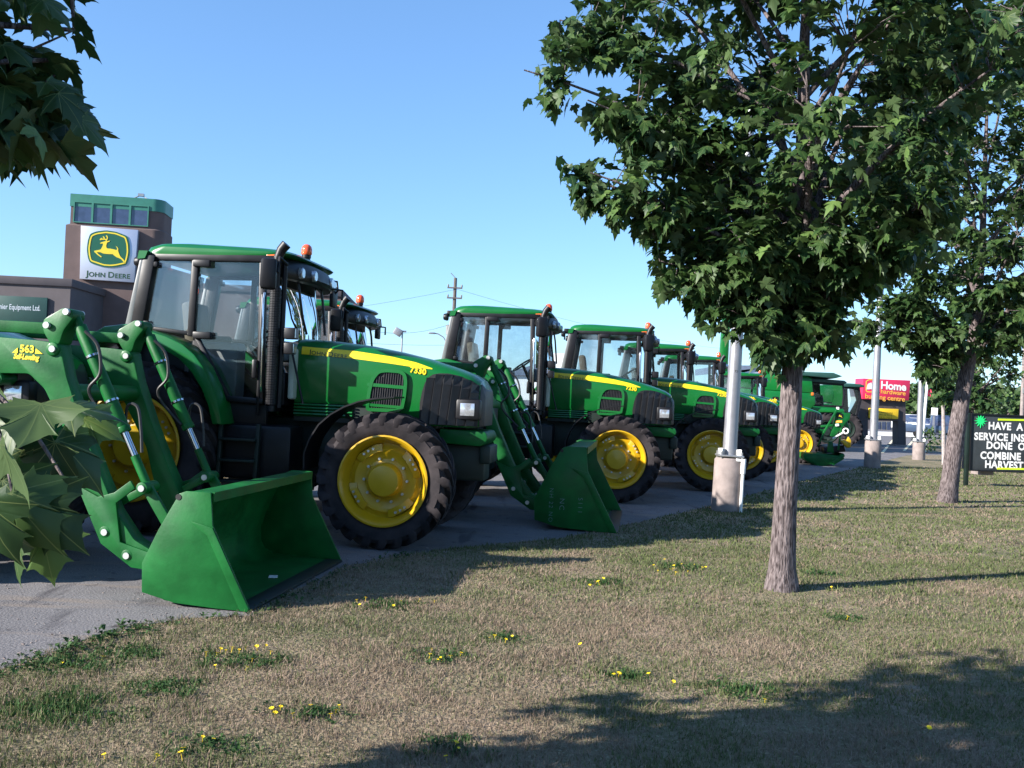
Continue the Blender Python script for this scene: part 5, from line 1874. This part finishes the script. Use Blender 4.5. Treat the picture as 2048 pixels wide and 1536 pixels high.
m = MB(); ring_frame(m, H2.poly(cabg), 0.14, 0.22, 0.36); m.build('cab_frame', M['black'], h2, bevel=0.01)
fprism('cab_dark_backing', [(1674, 774), (1716, 776), (1718, 834), (1674, 834)], 2.2, 2.35, M['black'], h2, H2)  # added black backing that keeps the sky out of this cab's glass
fprism('cab_roof', [(1668, 765), (1722, 768), (1730, 771), (1728, 775), (1668, 773)], 0.0, 2.7, M['signgreen'], h2, H2, 0.03)
fprism('side_panel', [(1560, 800), (1672, 808), (1674, 850), (1560, 850)], 0.0, 2.9, M['green'], h2, H2, 0.05)
fprism('feeder_house', [(1676, 838), (1722, 842), (1738, 880), (1690, 884)], 0.5, 2.2, M['chassis'], h2, H2, 0.05)
fprism('grain_tank', [(1560, 770), (1668, 770), (1668, 806), (1560, 798)], 0.0, 2.8, M['green'], h2, H2, 0.05)
for px in (1690, 1600):
    u, z = H2(px, 870)
    W = make_tyre(0.85, 0.6, 0.45, 22).build('wheel', M['rubber'], h2, smooth=40); W.location = (u, 0.3, 0.85)
    make_rim(0.45, 0.6, 0.3).build('rim', M['chassis'], W, smooth=40)

# ------------------------------------------------------------------ light poles on concrete feet
def light_pole(label, px, py, foot_h, foot_r, r0, lean, height, number=None, name='light_pole'):
    b = ground(px, py)
    root = thing(name, label, 'light pole', (b.x, b.y, 0), 0, 'light poles along the lot')
    root.rotation_euler = (0, lean, 0)
    m = MB()
    m.lathe([(foot_r * 1.02, 0), (foot_r * 1.01, foot_h * 0.4), (foot_r, foot_h - 0.03), (foot_r - 0.025, foot_h)], axis='z', n=28)
    m.build('concrete_foot', M['concrete'], root, smooth=40)
    m = MB()
    m.box((0, 0, foot_h + 0.035), (r0 * 3.4, r0 * 3.4, 0.03))
    for k in range(4):
        a = math.pi / 4 + k * math.pi / 2
        m.box((r0 * 1.5 * math.cos(a), r0 * 1.5 * math.sin(a), foot_h + 0.08), (0.10, 0.012, 0.12), Matrix.Rotation(a, 3, 'Z'))
    m.build('base_plate', M['steelworn'], root, bevel=0.006)
    m = MB()
    for k in range(4):
        a = k * math.pi / 2 + math.pi / 4
        m.lathe([(0.016, foot_h), (0.016, foot_h + 0.10)], c=(r0 * 2.0 * math.cos(a), r0 * 2.0 * math.sin(a), 0), axis='z', n=6)
    m.build('anchor_bolts', M['steelworn'], root, smooth=30)['kind'] = 'stuff'
    m = MB()
    m.lathe([(r0, foot_h + 0.03), (r0 * 0.97, foot_h + 0.6), (r0 * 0.6, height), (0.01, height + 0.03)], axis='z', n=22)
    m.build('shaft', M['galv'], root, smooth=40)
    m = MB()
    m.box((0.0, 0.0, height + 0.1), (0.62, 0.30, 0.13), Matrix.Rotation(0.42, 3, 'Z'))
    m.build('lamp_head', M['galv'], root, bevel=0.02)
    if number:
        def wrap(u, v):
            a = -math.pi / 2 + u / (r0 * 0.93)
            return (r0 * 0.93 * math.cos(a), r0 * 0.93 * math.sin(a), 2.16 + v)
        flat_text('pole_number', text_mesh(number, 0.055), M['grille'], root, wrap)
    return root
light_pole('nearest galvanised light pole, on a tall cylindrical concrete foot beside the white plastic pipe', 1452, 1022, 0.83, 0.225, 0.110, 0.022, 6.4, '73')
light_pole('galvanised light pole standing in front of the red store sign', 1744, 936, 0.82, 0.235, 0.118, 0.010, 9.5)
light_pole('farthest galvanised light pole, on a short concrete foot just left of the leaning maple', 1837, 920, 0.65, 0.22, 0.118, 0.0, 9.5)

b = ground(1481, 1026)
pm = thing('pipe_marker', 'white plastic pipe post with a thick head beside the nearest light pole foot', 'marker post', (b.x, b.y, 0))
m = MB(); m.tube([(0, 0, 0), (0.012, 0, 0.62)], 0.026, 12); m.build('pipe', M['white'], pm)
m = MB(); m.tube([(0.012, 0, 0.60), (0.016, 0, 0.83)], 0.040, 12); m.tube([(0.016, 0, 0.80), (-0.10, 0, 0.81)], 0.026, 10); m.build('pipe_head', M['white'], pm, bevel=0.004)

# ------------------------------------------------------------------ letter board at the right
LB = Facade(*at(1941, 900, 22.7).xy, math.radians(4))
lb = LB.empty('letter_board', 'black letter board with white capitals and a bright green star beside the leaning maple', 'sign')
z1, z0 = LB(1945, 828)[1], LB(1942, 940)[1]
m = MB(); m.box((1.65, 0.05, (z0 + z1) / 2), (3.3, 0.10, z1 - z0)); m.build('board', M['board'], lb, bevel=0.01)
m = MB(); ring_frame(m, [(-0.02, z0 - 0.02), (3.32, z0 - 0.02), (3.32, z1 + 0.02), (-0.02, z1 + 0.02)], 0.035, -0.03, 0.12); m.build('board_frame', M['black'], lb)
for x in (-0.06, 3.36):
    m = MB(); m.box((x, 0.05, (z1 + 0.02) / 2), (0.09, 0.09, z1 + 0.02)); m.build('post', M['chassis'], lb, bevel=0.008)
for px0, py0, px1, py1 in ((1996, 839, 2048, 837), (1994, 937, 2048, 935)):
    a, b = LB(px0, py0), LB(px1, py1)
    m = MB(); m.prism([(a[0], a[1] - 0.022), (3.1, b[1] - 0.022), (3.1, b[1] + 0.022), (a[0], a[1] + 0.022)], -0.012, -0.002); m.build('lime_strip', M['lime'], lb, smooth=0)
for s, px, py, hgt in (('HAVE  A', 1976, 858, 16), ('SERVICE INSP', 1948, 879, 17), ('DONE  ON', 1972, 897, 17), ('COMBINE', 1960, 917, 17), ('HARVEST', 1969, 935, 17)):
    a = LB(px, py)
    vf = text_mesh(s, 0.242, 0.009, 1.06, 'LEFT')
    flat_text('board_lettering', vf, M['white'], lb, lambda u, v: (a[0] + u * 0.91, -0.006, a[1] + v))
c = LB(1961, 842)
pts = []
for k in range(24):
    t = 2 * math.pi * k / 24
    r = 0.145 if k % 2 == 0 else 0.07
    if k % 6 == 0: r = 0.17
    pts.append((c[0] + r * math.cos(t), c[1] + r * math.sin(t)))
m = MB(); m.prism(pts, -0.016, -0.003); m.build('green_star', M['brightgreen'], lb, smooth=0)
fprism('white_footing', [(1969, 941), (1997, 941), (1997, 952), (1969, 951)], 0.2, 0.6, M['concrete'], lb, LB)

# ------------------------------------------------------------------ hardware store pylon
PY = Facade(*at(1760, 880, 50).xy, math.radians(6))
py_ = PY.empty('pylon_sign', 'dark pylon with a red store sign above a yellow reader board, beyond the light poles', 'sign')
fprism('panel', [(1718, 798), (1811, 800), (1812, 890), (1796, 890), (1796, 842), (1736, 840), (1736, 888), (1716, 888)], 0.0, 0.6, M['darkpanel'], py_, PY)
fprism('footing', [(1790, 889), (1811, 890), (1811, 898), (1790, 897)], -0.1, 0.8, M['concrete'], py_, PY)
rs = fprism('store_sign', [(1722, 757), (1816, 761), (1813, 801), (1720, 798)], -0.25, 0.65, M['red'], py_, PY, 0.02)
k = 50 / 1900
def ptext(s, px, py, hpx, wpx, mat, parent, d, bold=0.006, align='LEFT', slope=0.04):
    vf = text_mesh(s, 1.0, bold, 0.95, align)
    w = max(u for u, v in vf[0]) - min(u for u, v in vf[0])
    a = PY(px, py)
    flat_text('sign_lettering', vf, mat, parent, lambda u, v: (a[0] + u * wpx * k / w, d, a[1] + v * hpx * k / 0.72 - slope * u * wpx * k / w))
ptext('Home', 1756, 777, 15.5, 53, M['white'], rs, -0.262, 0.03)
ptext('hardware', 1756, 786.5, 9, 52, M['orangetext'], rs, -0.262, 0.01)
ptext('building centre', 1725, 796, 9.5, 83, M['orangetext'], rs, -0.262, 0.01)
m = MB()
for q in ([(1728, 779), (1731, 768), (1738, 765), (1742, 778)], [(1739, 779), (1740, 762), (1744, 761), (1745, 779)], [(1746.5, 779), (1747, 762), (1754, 761), (1753, 780)]):
    m.prism(PY.poly(q), -0.264, -0.254)
m.build('store_logo', M['white'], rs, smooth=0)
m = MB()
pts = PY.poly([(1754, 759.5), (1733, 759.5), (1728, 763), (1727.5, 781), (1730, 783.5), (1754, 785)])
for a, b in zip(pts[:-1], pts[1:]):
    bar(m, a, b, 0.055, -0.258, 0.008)
m.build('logo_outline', M['orangetext'], rs, smooth=0)
rb = fprism('reader_board', [(1737, 816), (1795, 818), (1794, 838), (1736, 836)], -0.12, -0.005, M['yellowsign'], py_, PY, 0.01)
for s, yy in (('SUMMER CAMPAIGN SALE', 824.5), ('MONDAY 10 TO 6', 829.5), ('SUNDAY 11 TO 5', 834.5)):
    ptext(s, 1741, yy, 3.0, 44 if yy < 826 else 42, M['black'], rb, -0.124, 0.0, slope=0.03)

# store, cars and lot furniture far off at the right
ST = Facade(*at(1700, 850, 105).xy, math.radians(5))
st = ST.empty('hardware_store', 'low pale store front with a band of windows seen beneath the pylon sign', 'building')
fprism('wall', [(1690, 815), (1808, 817), (1808, 866), (1690, 864)], 0.0, 20, M['stucco2'], st, ST)
for x in range(1742, 1800, 10):
    W = fprism('window', [(x, 843), (x + 8.5, 843), (x + 8.5, 862), (x, 862)], -0.12, 0.0, M['grey'], st, ST)
    fprism('pane', [(x + 0.8, 844), (x + 7.7, 844), (x + 7.7, 861), (x + 0.8, 861)], -0.16, -0.125, M['winglass'], W, ST)
WL = Facade(*at(1750, 868, 74).xy, math.radians(5))
wl = fprism('low_wall', [(1690, 861), (1845, 866), (1845, 875), (1690, 870)], 0, 0.4, M['white'], None, WL)
wl.location = WL.o; wl.rotation_euler = (0, 0, WL.rz)
tag(wl, 'low white wall across the car park beyond the pylon', 'wall')

def make_car(label, px, py, rz, paint, kind):
    b = ground(px, py)
    root = thing('parked_car', label, 'car', (b.x, b.y, 0), rz, 'cars parked beyond the pylon')
    L, H_, hood = (4.6, 1.45, 0.95) if kind != 'suv' else (4.8, 1.75, 1.05)
    m = MB()
    prof = [(-L / 2, 0.35), (-L / 2, hood), (-L * 0.20, hood + 0.08), (L * 0.44, hood), (L / 2, hood - 0.12), (L / 2, 0.35)]
    if kind == 'suv': prof = [(-L / 2, 0.4), (-L / 2, hood), (L * 0.28, hood), (L * 0.46, hood - 0.08), (L / 2, hood - 0.3), (L / 2, 0.4)]
    if kind == 'pickup': prof = [(-L * 0.58, 0.45), (-L * 0.58, hood + 0.05), (L * 0.44, hood + 0.05), (L / 2, hood - 0.1), (L / 2, 0.45)]
    m.prism(prof, -0.9, 0.9)
    m.build('body', paint, root, bevel=0.08)
    m = MB()
    cab = [(-L * 0.42, hood), (-L * 0.34, H_), (L * 0.08, H_), (L * 0.24, hood)] if kind != 'pickup' else [(-L * 0.15, hood), (-L * 0.13, H_ + 0.3), (L * 0.12, H_ + 0.3), (L * 0.26, hood)]
    m.prism(cab, -0.78, 0.78)
    m.build('windows', M['winglass'], root, bevel=0.06)
    m = MB()
    zt = H_ if kind != 'pickup' else H_ + 0.3
    m.box(((cab[1][0] + cab[2][0]) / 2, 0, zt + 0.01), (cab[2][0] - cab[1][0] + 0.1, 1.5, 0.06)); m.build('roof', paint, root, bevel=0.02)
    for x in (-L * 0.31, L * 0.31):
        for y in (-0.82, 0.82):
            m = MB(); m.lathe([(0.2, -0.12), (0.33, -0.11), (0.34, 0.0), (0.33, 0.11), (0.2, 0.12)], c=(x, y, 0.34), n=18)
            W = m.build('wheel', M['rubber'], root)
            m = MB(); m.lathe([(0.19, -0.123), (0.12, -0.128), (0.12, 0.128), (0.19, 0.123)], c=(x, y, 0.34), n=14); m.build('rim', M['steelworn'], W)
    m = MB()
    for y in (-0.68, 0.68):
        m.box((L / 2 if kind != 'x' else 0, y, hood - 0.2), (0.06, 0.32, 0.14))
    m.build_each('headlight', M['lens'], root, bevel=0.01)
make_car('white van-like car right of the pylon foot, behind the low wall', 1826, 866, math.radians(-80), M['carpaint1'], 'suv')
make_car('silver car between the farthest light pole and the leaning maple', 1855, 868, math.radians(-70), M['carpaint3'], 'sedan')
make_car('dark blue pickup partly behind the leaning maple trunk', 1878, 878, math.radians(-20), M['carpaint2'], 'pickup')
make_car('white car far off, left of the dark blue pickup and above the silver one', 1850, 856, math.radians(-60), M['carpaint1'], 'sedan')
make_car('grey car far off, right of the thin pale sapling', 1897, 862, math.radians(20), M['carpaint3'], 'suv')

# flag pole and flag, white road sign
b = ground(1847, 850)
F0 = Facade(*at(1847, 830, 62).xy, 0)
fp_ = F0.empty('flag_pole', 'white flag pole with a red flag behind the farthest light pole', 'flag pole')
q0, q1 = F0(1846, 850), F0(1855, 762)
m = MB(); m.tube([(q0[0], 0, 0), (q1[0], 0, q1[1])], 0.09, 8); m.build('pole', M['white'], fp_)
m = MB()
rings = []
a, b_ = F0(1856, 777), F0(1867, 793)
for i in range(9):
    t = i / 8
    y = 0.10 * math.sin(t * 6)
    rings.append([(a[0] + (b_[0] - a[0]) * t, y, b_[1]), (a[0] + (b_[0] - a[0]) * t, y, a[1]), (a[0] + (b_[0] - a[0]) * t, y + 0.02, a[1]), (a[0] + (b_[0] - a[0]) * t, y + 0.02, b_[1])])
m.loft(rings); m.build('flag', M['red'], fp_)
RS = Facade(*at(1869, 830, 70).xy, 0)
rs_ = RS.empty('road_sign', 'small white board on a post among the far trees', 'sign')
fprism('board', [(1864, 815), (1876, 816), (1875, 831), (1863, 830)], 0, 0.08, M['white'], rs_, RS)
u, z = RS(1869.5, 830); m = MB(); m.box((u, 0.12, z / 2), (0.12, 0.10, z)); m.build('post', M['galv'], rs_)
GP = ground(2042, 880)
gp = thing('concrete_pole', 'tall pale concrete pole rising behind the letter board', 'utility pole', (GP.x, GP.y, 0))
m = MB(); m.lathe([(0.17, 0), (0.13, 8.2), (0.02, 8.25)], axis='z', n=14); m.build('shaft', M['concrete'], gp)
m = MB(); m.box((0, -0.18, 4.2), (0.2, 0.15, 0.5)); m.build('meter_box', M['grey'], gp, bevel=0.02)
m = MB(); m.lathe([(0.03, 0), (0.03, 0.5)], c=(0, 0, 8.2), axis='z', n=8); m.build('cap_pin', M['galv'], gp)

# painted parking lines on the asphalt beyond the lawn
for i, (a, b) in enumerate((((1789, 876), (1765, 906)), ((1826, 882), (1808, 902)), ((1864, 880), (1849, 905)))):
    A_, B_ = ground(*a), ground(*b)
    d = (B_ - A_).normalized(); n_ = Vector((-d.y, d.x, 0)) * 0.06
    z = 0.012
    m = MB(); m.add([(A_ + n_).to_tuple()[:2] + (z,), (B_ + n_).to_tuple()[:2] + (z,), (B_ - n_).to_tuple()[:2] + (z,), (A_ - n_).to_tuple()[:2] + (z,)], [(0, 1, 2, 3)])
    o = m.build('parking_line', M['roadpaint'], None, smooth=0)
    tag(o, kind='structure')
gp_ = [ground(*q) for q in ((1866, 879), (1960, 884), (2100, 892), (2100, 900), (1960, 905), (1852, 905))]
m = MB(); m.add([(p_.x, p_.y, 0.006) for p_ in gp_], [tuple(range(6))])
tag(m.build('grass_verge', M['lawn'], None, smooth=0), 'strip of grass beyond the lawn', kind='structure')

# ------------------------------------------------------------------ far skyline left of the light pole
def far_box(name, label, cat, pts, Y, depth, mat, parts=()):
    F = Facade(*at(pts[0][0], pts[0][1], Y).xy, 0)
    e = F.empty(name, label, cat)
    fprism('wall', pts, 0, depth, mat, e, F)
    return e, F
e, F = far_box('box_trailer', 'white box trailer in the gap between two cabs', 'trailer', [(1099, 706), (1138, 707), (1138, 738), (1099, 737)], 55, 3, M['white'])
fprism('door_seam', [(1130, 708), (1131.5, 708), (1131.5, 737), (1130, 737)], -0.03, 0, M['grey'], e, F)
for x in (1104, 1110, 1130):
    u, z = F(x, 740); m = MB(); m.lathe([(0.1, -0.1), (0.5, -0.1), (0.5, 0.1), (0.1, 0.1)], c=(u, 0.2, 0.5), n=14); m.build('wheel', M['rubber'], e)
u, z = F(1104, 738); u2, _ = F(1133, 738)
m = MB(); m.box(((u + u2) / 2, 1.5, z / 2 + 0.5), (u2 - u, 2.2, z - 0.9)); m.build('underframe', M['black'], e)
e, F = far_box('shed', 'blue roofed gable shed seen between the nearest light pole and the maple trunk', 'building', [(1470, 744), (1540, 746), (1540, 800), (1470, 800)], 90, 12, M['stucco2'])
fprism('roof', [(1440, 731), (1520, 731), (1543, 748), (1520, 736), (1440, 745)], -0.3, 12.3, M['blueroof'], e, F)
fprism('gable', [(1485, 746), (1520, 735), (1542, 747)], -0.02, 0.3, M['signface'], e, F)
e, F = far_box('long_shed', 'long low shed with a blue grey roof behind the open sided cab', 'building', [(1000, 748), (1150, 752), (1150, 800), (1000, 800)], 85, 10, M['white'])
fprism('roof', [(990, 748), (1040, 738), (1085, 724), (1120, 736), (1155, 742), (1155, 753), (990, 750)], -0.3, 10.3, M['blueroof'], e, F)
for x in range(1095, 1150, 14):
    fprism('wall_rib', [(x, 754), (x + 2, 754), (x + 2, 790), (x, 790)], -0.06, 0, M['grey'], e, F)

def post(name, label, cat, px, py_top, Y, r):
    p0 = at(px, py_top, Y)
    root = thing(name, label, cat, (p0.x, p0.y, 0))
    m = MB(); m.lathe([(r, 0), (r * 0.7, p0.z)], axis='z', n=10); m.build('pole', M['wood'] if cat == 'utility pole' else M['galv'], root)
    return root, p0.z
up, zt = post('utility_pole', 'dark wooden utility pole with short crossarms, above the open sided cab', 'utility pole', 911, 556, 70, 0.17)
for z in (zt - 0.75, zt - 1.5):
    m = MB(); m.box((0, -0.15, z), (1.1, 0.1, 0.1)); A_ = m.build('crossarm', M['wood'], up)
    m = MB()
    for x in (-0.5, 0.5):
        m.lathe([(0.05, 0), (0.07, 0.06), (0.05, 0.2)], c=(x, -0.15, z + 0.05), axis='z', n=8)
    m.build_each('insulator', M['grey'], A_)
m = MB(); m.tube([(0.0, 0, zt), (-0.35, 0, zt + 0.35)], 0.03, 5); m.tube([(0, 0, zt - 2.6), (0.35, 0, zt - 2.2)], 0.03, 5); m.lathe([(0.2, 0), (0.2, 0.7)], c=(-0.35, 0, zt - 4.2), axis='z', n=10); m.build('pole_fittings', M['grey'], up)
fl_, zt = post('flood_light', 'square flood light on a thin post in the gap above the nearest hood', 'lamp', 805, 661, 55, 0.06)
m = MB(); m.box((-0.25, 0, zt - 0.1), (0.45, 0.3, 0.42), Matrix.Rotation(0.5, 3, 'Y')); m.box((0.05, 0, zt - 0.05), (0.35, 0.1, 0.1)); m.build('lamp_head', M['galv'], fl_, bevel=0.02)
sl, zt = post('street_lamp', 'curved arm street lamp just left of the open sided cab', 'street lamp', 893, 686, 60, 0.07)
m = MB(); m.tube([(0, 0, zt), (-0.2, 0, zt + 0.35), (-0.55, 0, zt + 0.55), (-0.9, 0, zt + 0.6)], 0.04, 6); m.build('arm', M['galv'], sl)
m = MB(); m.box((-0.95, 0, zt + 0.58), (0.42, 0.2, 0.1)); m.build('lamp_head', M['galv'], sl, bevel=0.03)
def wire(label, p, q, sag):
    m = MB(); m.tube([p + (q - p) * t - Vector((0, 0, sag * 4 * t * (1 - t))) for t in frange(0, 1, 13)], 0.009, 4, cap=False)
    tag(m.build('wire', M['black'], None), label, 'wire', 'overhead wires')
wire('upper overhead wire running left from the utility pole', at(906, 580, 70), at(420, 640, 95), 0.5)
wire('sagging overhead wire behind the raised mirror, level with the flood light', at(909, 645, 70), at(640, 628, 60), 1.0)
wire('lowest overhead wire, just above the nearest hood', at(905, 690, 72), at(560, 668, 80), 0.3)
wire('overhead wire running right from the utility pole past the far cabs', at(913, 578, 70), at(1500, 700, 140), 1.0)

# far trees and bushes at the right
def far_tree(label, px, py, Y, h, r, seed, n=420, trunk=0.12, leaf=0.5):
    g_ = at(px, py, Y)
    R = np.random.RandomState(seed)
    root = thing('far_tree', label, 'tree', (g_.x, g_.y, 0), 0, 'trees beyond the car park')
    m = MB(); m.tube([(0, 0, 0), (0.1, 0, h * 0.4), (0, 0.1, h * 0.8)], [trunk, trunk * 0.8, trunk * 0.3], 7); m.build('trunk', M['bark'], root)
    z = R.uniform(0.12, 1, n); a = R.uniform(0, 6.28, n)
    rr = r * np.sqrt(np.clip(1 - (2 * (z - 0.1) / 0.95 - 1) ** 2, 0.05, 1)) * (0.8 + 0.3 * np.sin(3 * a + 5 * z)) * R.uniform(0.4, 1, n) ** 0.5
    P = np.stack([rr * np.cos(a), rr * np.sin(a), z * h], 1)
    me = leaves_mesh('crown', P, R.normal(0, 1, (n, 3)), R.normal(0, 1, (n, 3)) + np.array([0, 0, 0.8]), R.uniform(0.6, 1.2, n) * leaf, np.clip(R.normal(0.45, 0.25, n), 0, 1), TEMPL2, M['leaf'])
    link('crown', me, root)
far = [(1778, 850, 135, 6.0, 4), (1822, 850, 120, 5.6, 4.0), (1842, 850, 112, 5.2, 4.0), (1862, 850, 125, 6.0, 5), (1885, 850, 118, 6.5, 5), (1910, 850, 124, 6.6, 6), (1950, 850, 120, 6.0, 5.5), (1985, 850, 108, 5.2, 5), (2015, 850, 100, 4.6, 4.2), (2055, 850, 112, 5.5, 5)]
ft_l = ['dark round tree behind the pylon, left of its red sign edge', 'dark bushy tree just right of the red store sign', 'dull green tree directly behind the farthest light pole', 'tall dull tree behind the red flag', 'leafy tree behind the thin sapling',
        'broad tree behind the leaning maple trunk', 'wide tree above the left end of the letter board', 'round tree above the middle of the letter board', 'low tree left of the pale concrete pole', 'low tree right of the pale concrete pole']
for i, (px, py, Y, h, r) in enumerate(far):
    far_tree(ft_l[i], px, py, Y, h, r, 60 + i, 520, 0.2, 0.75)
bs = ground(1851, 909)
far_tree('small leafy bush at the foot of the farthest light pole', 1853, 905, bs.y + 1.0, 1.1, 0.75, 91, 160, 0.03, 0.16)
bC = ground(1888, 930)
make_tree('thin pale sapling just left of the leaning maple trunk', (bC.x, bC.y), [(0, 0, 0, 0.075), (-0.06, 0, 1.2, 0.06), (-0.14, 0, 2.6, 0.045), (-0.1, 0, 4.8, 0.012)],
          env_table([1.9, 2.6, 3.6, 4.8], [0.2, 0.3, 0.5, 0.4], [0.4, 1.1, 1.3, 0.4], [0.4, 1.1, 1.3, 0.4]), 3.0, 4.8, 80, 12, 0.2, 52, parts=0, templ=TEMPL2, bark=M['pale_bark'], group='maple trees along the lawn')
bD = ground(1931, 938)
make_tree('young maple behind the leaning one, its trunk beside the letter board post', (bD.x, bD.y), [(0, 0, 0, 0.12), (0.05, 0, 1.2, 0.10), (0.15, 0, 2.6, 0.08), (0.2, 0, 5.5, 0.02)],
          env_table([1.6, 2.4, 3.6, 5.6], [0.6, 1.5, 1.9, 0.5], [0.6, 1.6, 1.9, 0.5], [0.5, 1.3, 1.6, 0.4]), 2.0, 5.5, 190, 12, 0.2, 57, parts=0, templ=TEMPL2, group='maple trees along the lawn')

# ------------------------------------------------------------------ the maple beside the photographer: its leaves hang into the view at the left
ZB = (-2.6, 1.8)
REG = [(-400, -400), (150, -400), (165, 0), (205, 60), (200, 120), (150, 150), (180, 205), (215, 280), (200, 300), (120, 290), (60, 290), (-400, 290)]
REG2 = [(-400, 790), (60, 770), (150, 900), (120, 1000), (90, 1160), (-400, 1160)]
def inside(pt, poly):
    x, y = pt
    c = False
    for i in range(len(poly)):
        (x0, y0), (x1, y1) = poly[i - 1], poly[i]
        if (y0 > y) != (y1 > y) and x < (x1 - x0) * (y - y0) / (y1 - y0) + x0:
            c = not c
    return c
KEEP_LIT = [at(85, 835, 1.70), at(150, 800, 1.8), at(20, 930, 1.55), at(40, 1110, 1.6)]
def allowZ(P):
    P = Vector(P)
    if (P - EYE).length < 0.75:
        return False
    sq = project(P)
    if sq is not None and -400 < sq[0] < 2400 and -400 < sq[1] < 1900 and (P - EYE).length < 2.0:
        return False
    for q in KEEP_LIT:
        d = P - q
        t = -d.dot(SUN_DIR)
        if t > 0 and (d + SUN_DIR * t).length < 0.26:
            return False
    s = project(P)
    if s is None:
        return True
    if -160 < s[0] < 2210 and -160 < s[1] < 1700:
        return inside(s, REG) or (s[0] < -95) or (s[1] < -110)
    return True
envZ = env_table([1.3, 1.7, 2.4, 3.0, 3.8, 4.8, 6.0, 6.8], [2.1, 2.5, 2.5, 2.4, 2.2, 1.9, 1.1, 0.4], [0.2, 0.6, 1.7, 2.1, 2.1, 1.8, 1.1, 0.4], [0.9, 1.3, 1.6, 1.9, 1.9, 1.7, 1.1, 0.4])
tipsZ = [at(150, 60, 2.7), at(120, 200, 2.6), at(180, 260, 2.8), at(60, 270, 2.5), at(40, 120, 2.4), at(-30, 240, 2.3), at(110, 260, 2.7), at(30, 250, 2.6), at(100, 120, 2.6)]
zt_ = make_tree('maple whose dark branches fill the top corner, big leaves hanging over the loader', ZB,
                [(0, 0, 0, 0.15), (0, 0, 0.1, 0.125), (0, 0, 1.4, 0.1), (0.02, 0, 2.3, 0.09), (0.05, 0, 4.5, 0.05), (0.0, 0, 6.5, 0.012)],
                envZ, 1.35, 6.7, 900, 14, 0.14, 77, tipsZ, hbias=1.6, parts=190, allow=allowZ, group='maple trees along the lawn')
# the drooping spray of big leaves at the lower left
loc = lambda P: (P.x - ZB[0], P.y - ZB[1], P.z)
m = MB()
spray = [Vector((ZB[0], ZB[1], 2.1)), at(-180, 640, 2.0), at(-40, 760, 1.8), at(60, 850, 1.72), at(130, 960, 1.70)]
m.tube([loc(P) for P in spray], [0.03, 0.014, 0.007, 0.004, 0.0025], 7)
m.tube([loc(P) for P in (spray[2], at(10, 900, 1.6), at(30, 1010, 1.6), at(60, 1100, 1.6))], [0.006, 0.004, 0.003, 0.002], 6)
m.build('branch', M['bark'], zt_, smooth=60)
big = [  # px, py of the leaf base, depth, size, tip direction (right, away, up), face direction
    (82, 806, 1.66, 0.150, (0.10, -0.55, -0.48), (-0.10, 0.70, -0.95)),
    (138, 818, 1.80, 0.115, (0.95, 0.1, 0.10), (0.05, -0.45, 0.9)),
    (165, 835, 1.84, 0.105, (0.60, 0.1, -0.35), (0.3, -0.8, 0.6)),
    (112, 880, 1.76, 0.150, (0.85, 0.2, -0.85), (0.5, -0.75, 0.4)),
    (110, 885, 1.74, 0.140, (-0.55, 0.0, -0.75), (-0.1, -0.85, 0.05)),
    (30, 850, 1.70, 0.120, (-0.8, -0.1, -0.3), (-0.2, -0.8, 0.5)),
    (0, 890, 1.50, 0.125, (0.50, -0.1, -0.9), (0.85, 0.45, -0.30)),
    (20, 985, 1.58, 0.150, (0.55, 0.05, -0.70), (0.2, -0.9, 0.1)),
    (60, 1000, 1.62, 0.150, (0.75, 0.1, -0.75), (0.25, -0.9, -0.1)),
    (-30, 1000, 1.52, 0.130, (0.3, -0.1, -1.0), (-0.4, -0.8, 0.3)),
    (35, 1075, 1.60, 0.095, (0.20, -0.05, -1.0), (-0.75, -0.55, 0.35)),
    (85, 1060, 1.64, 0.115, (0.20, 0.0, -0.9), (0.3, -0.9, 0.1)),
    (15, 800, 1.9, 0.095, (-0.2, 0.1, -0.5), (0.1, -0.6, 0.7)),
    (45, 900, 1.78, 0.150, (0.15, 0.1, -0.9), (0.2, -0.9, 0.1)),
    (5, 960, 1.66, 0.140, (0.5, 0.1, -0.6), (0.0, -0.9, 0.2)),
]
for i, (px, py, Y, s, t, n_) in enumerate(big):
    place_leaf(zt_, loc(at(px, py, Y)), t, n_, s * 0.93, i, BIG_ME)

# the dark branch ends hanging into the top left corner
RL = random.Random(41)
TOPREG = [(-120, -80), (150, -60), (172, 30), (185, 80), (120, 120), (95, 150), (150, 190), (205, 255), (180, 285), (120, 265), (60, 285), (-120, 280)]
n_ = 0
while n_ < 92:
    px, py = RL.uniform(-110, 205), RL.uniform(-75, 320)
    if not inside((px, py), TOPREG):
        continue
    edge_ = px > 90
    t = (RL.uniform(0.35, 1.0), RL.uniform(-0.4, 0.4), -RL.uniform(0.1, 0.75))
    nn_ = (RL.uniform(-0.5, 0.3), RL.uniform(-0.55, 0.35), RL.uniform(0.5, 1.0))
    place_leaf(zt_, loc(at(px - 25, py - 12, RL.uniform(2.25, 2.95))), t, nn_, RL.uniform(0.085, 0.120), n_, BIG_ME)
    n_ += 1
for pts in ([(-60, 60), (60, 100), (150, 60)], [(-60, 200), (60, 190), (110, 150)], [(-60, 260), (80, 240), (170, 280)], [(-60, 270), (60, 255), (120, 262)]):
    m = MB()
    m.tube([loc(at(x, y, 2.6)) for x, y in pts], [0.006, 0.004, 0.002], 6)
    m.build('branch', M['bark'], zt_, smooth=60)
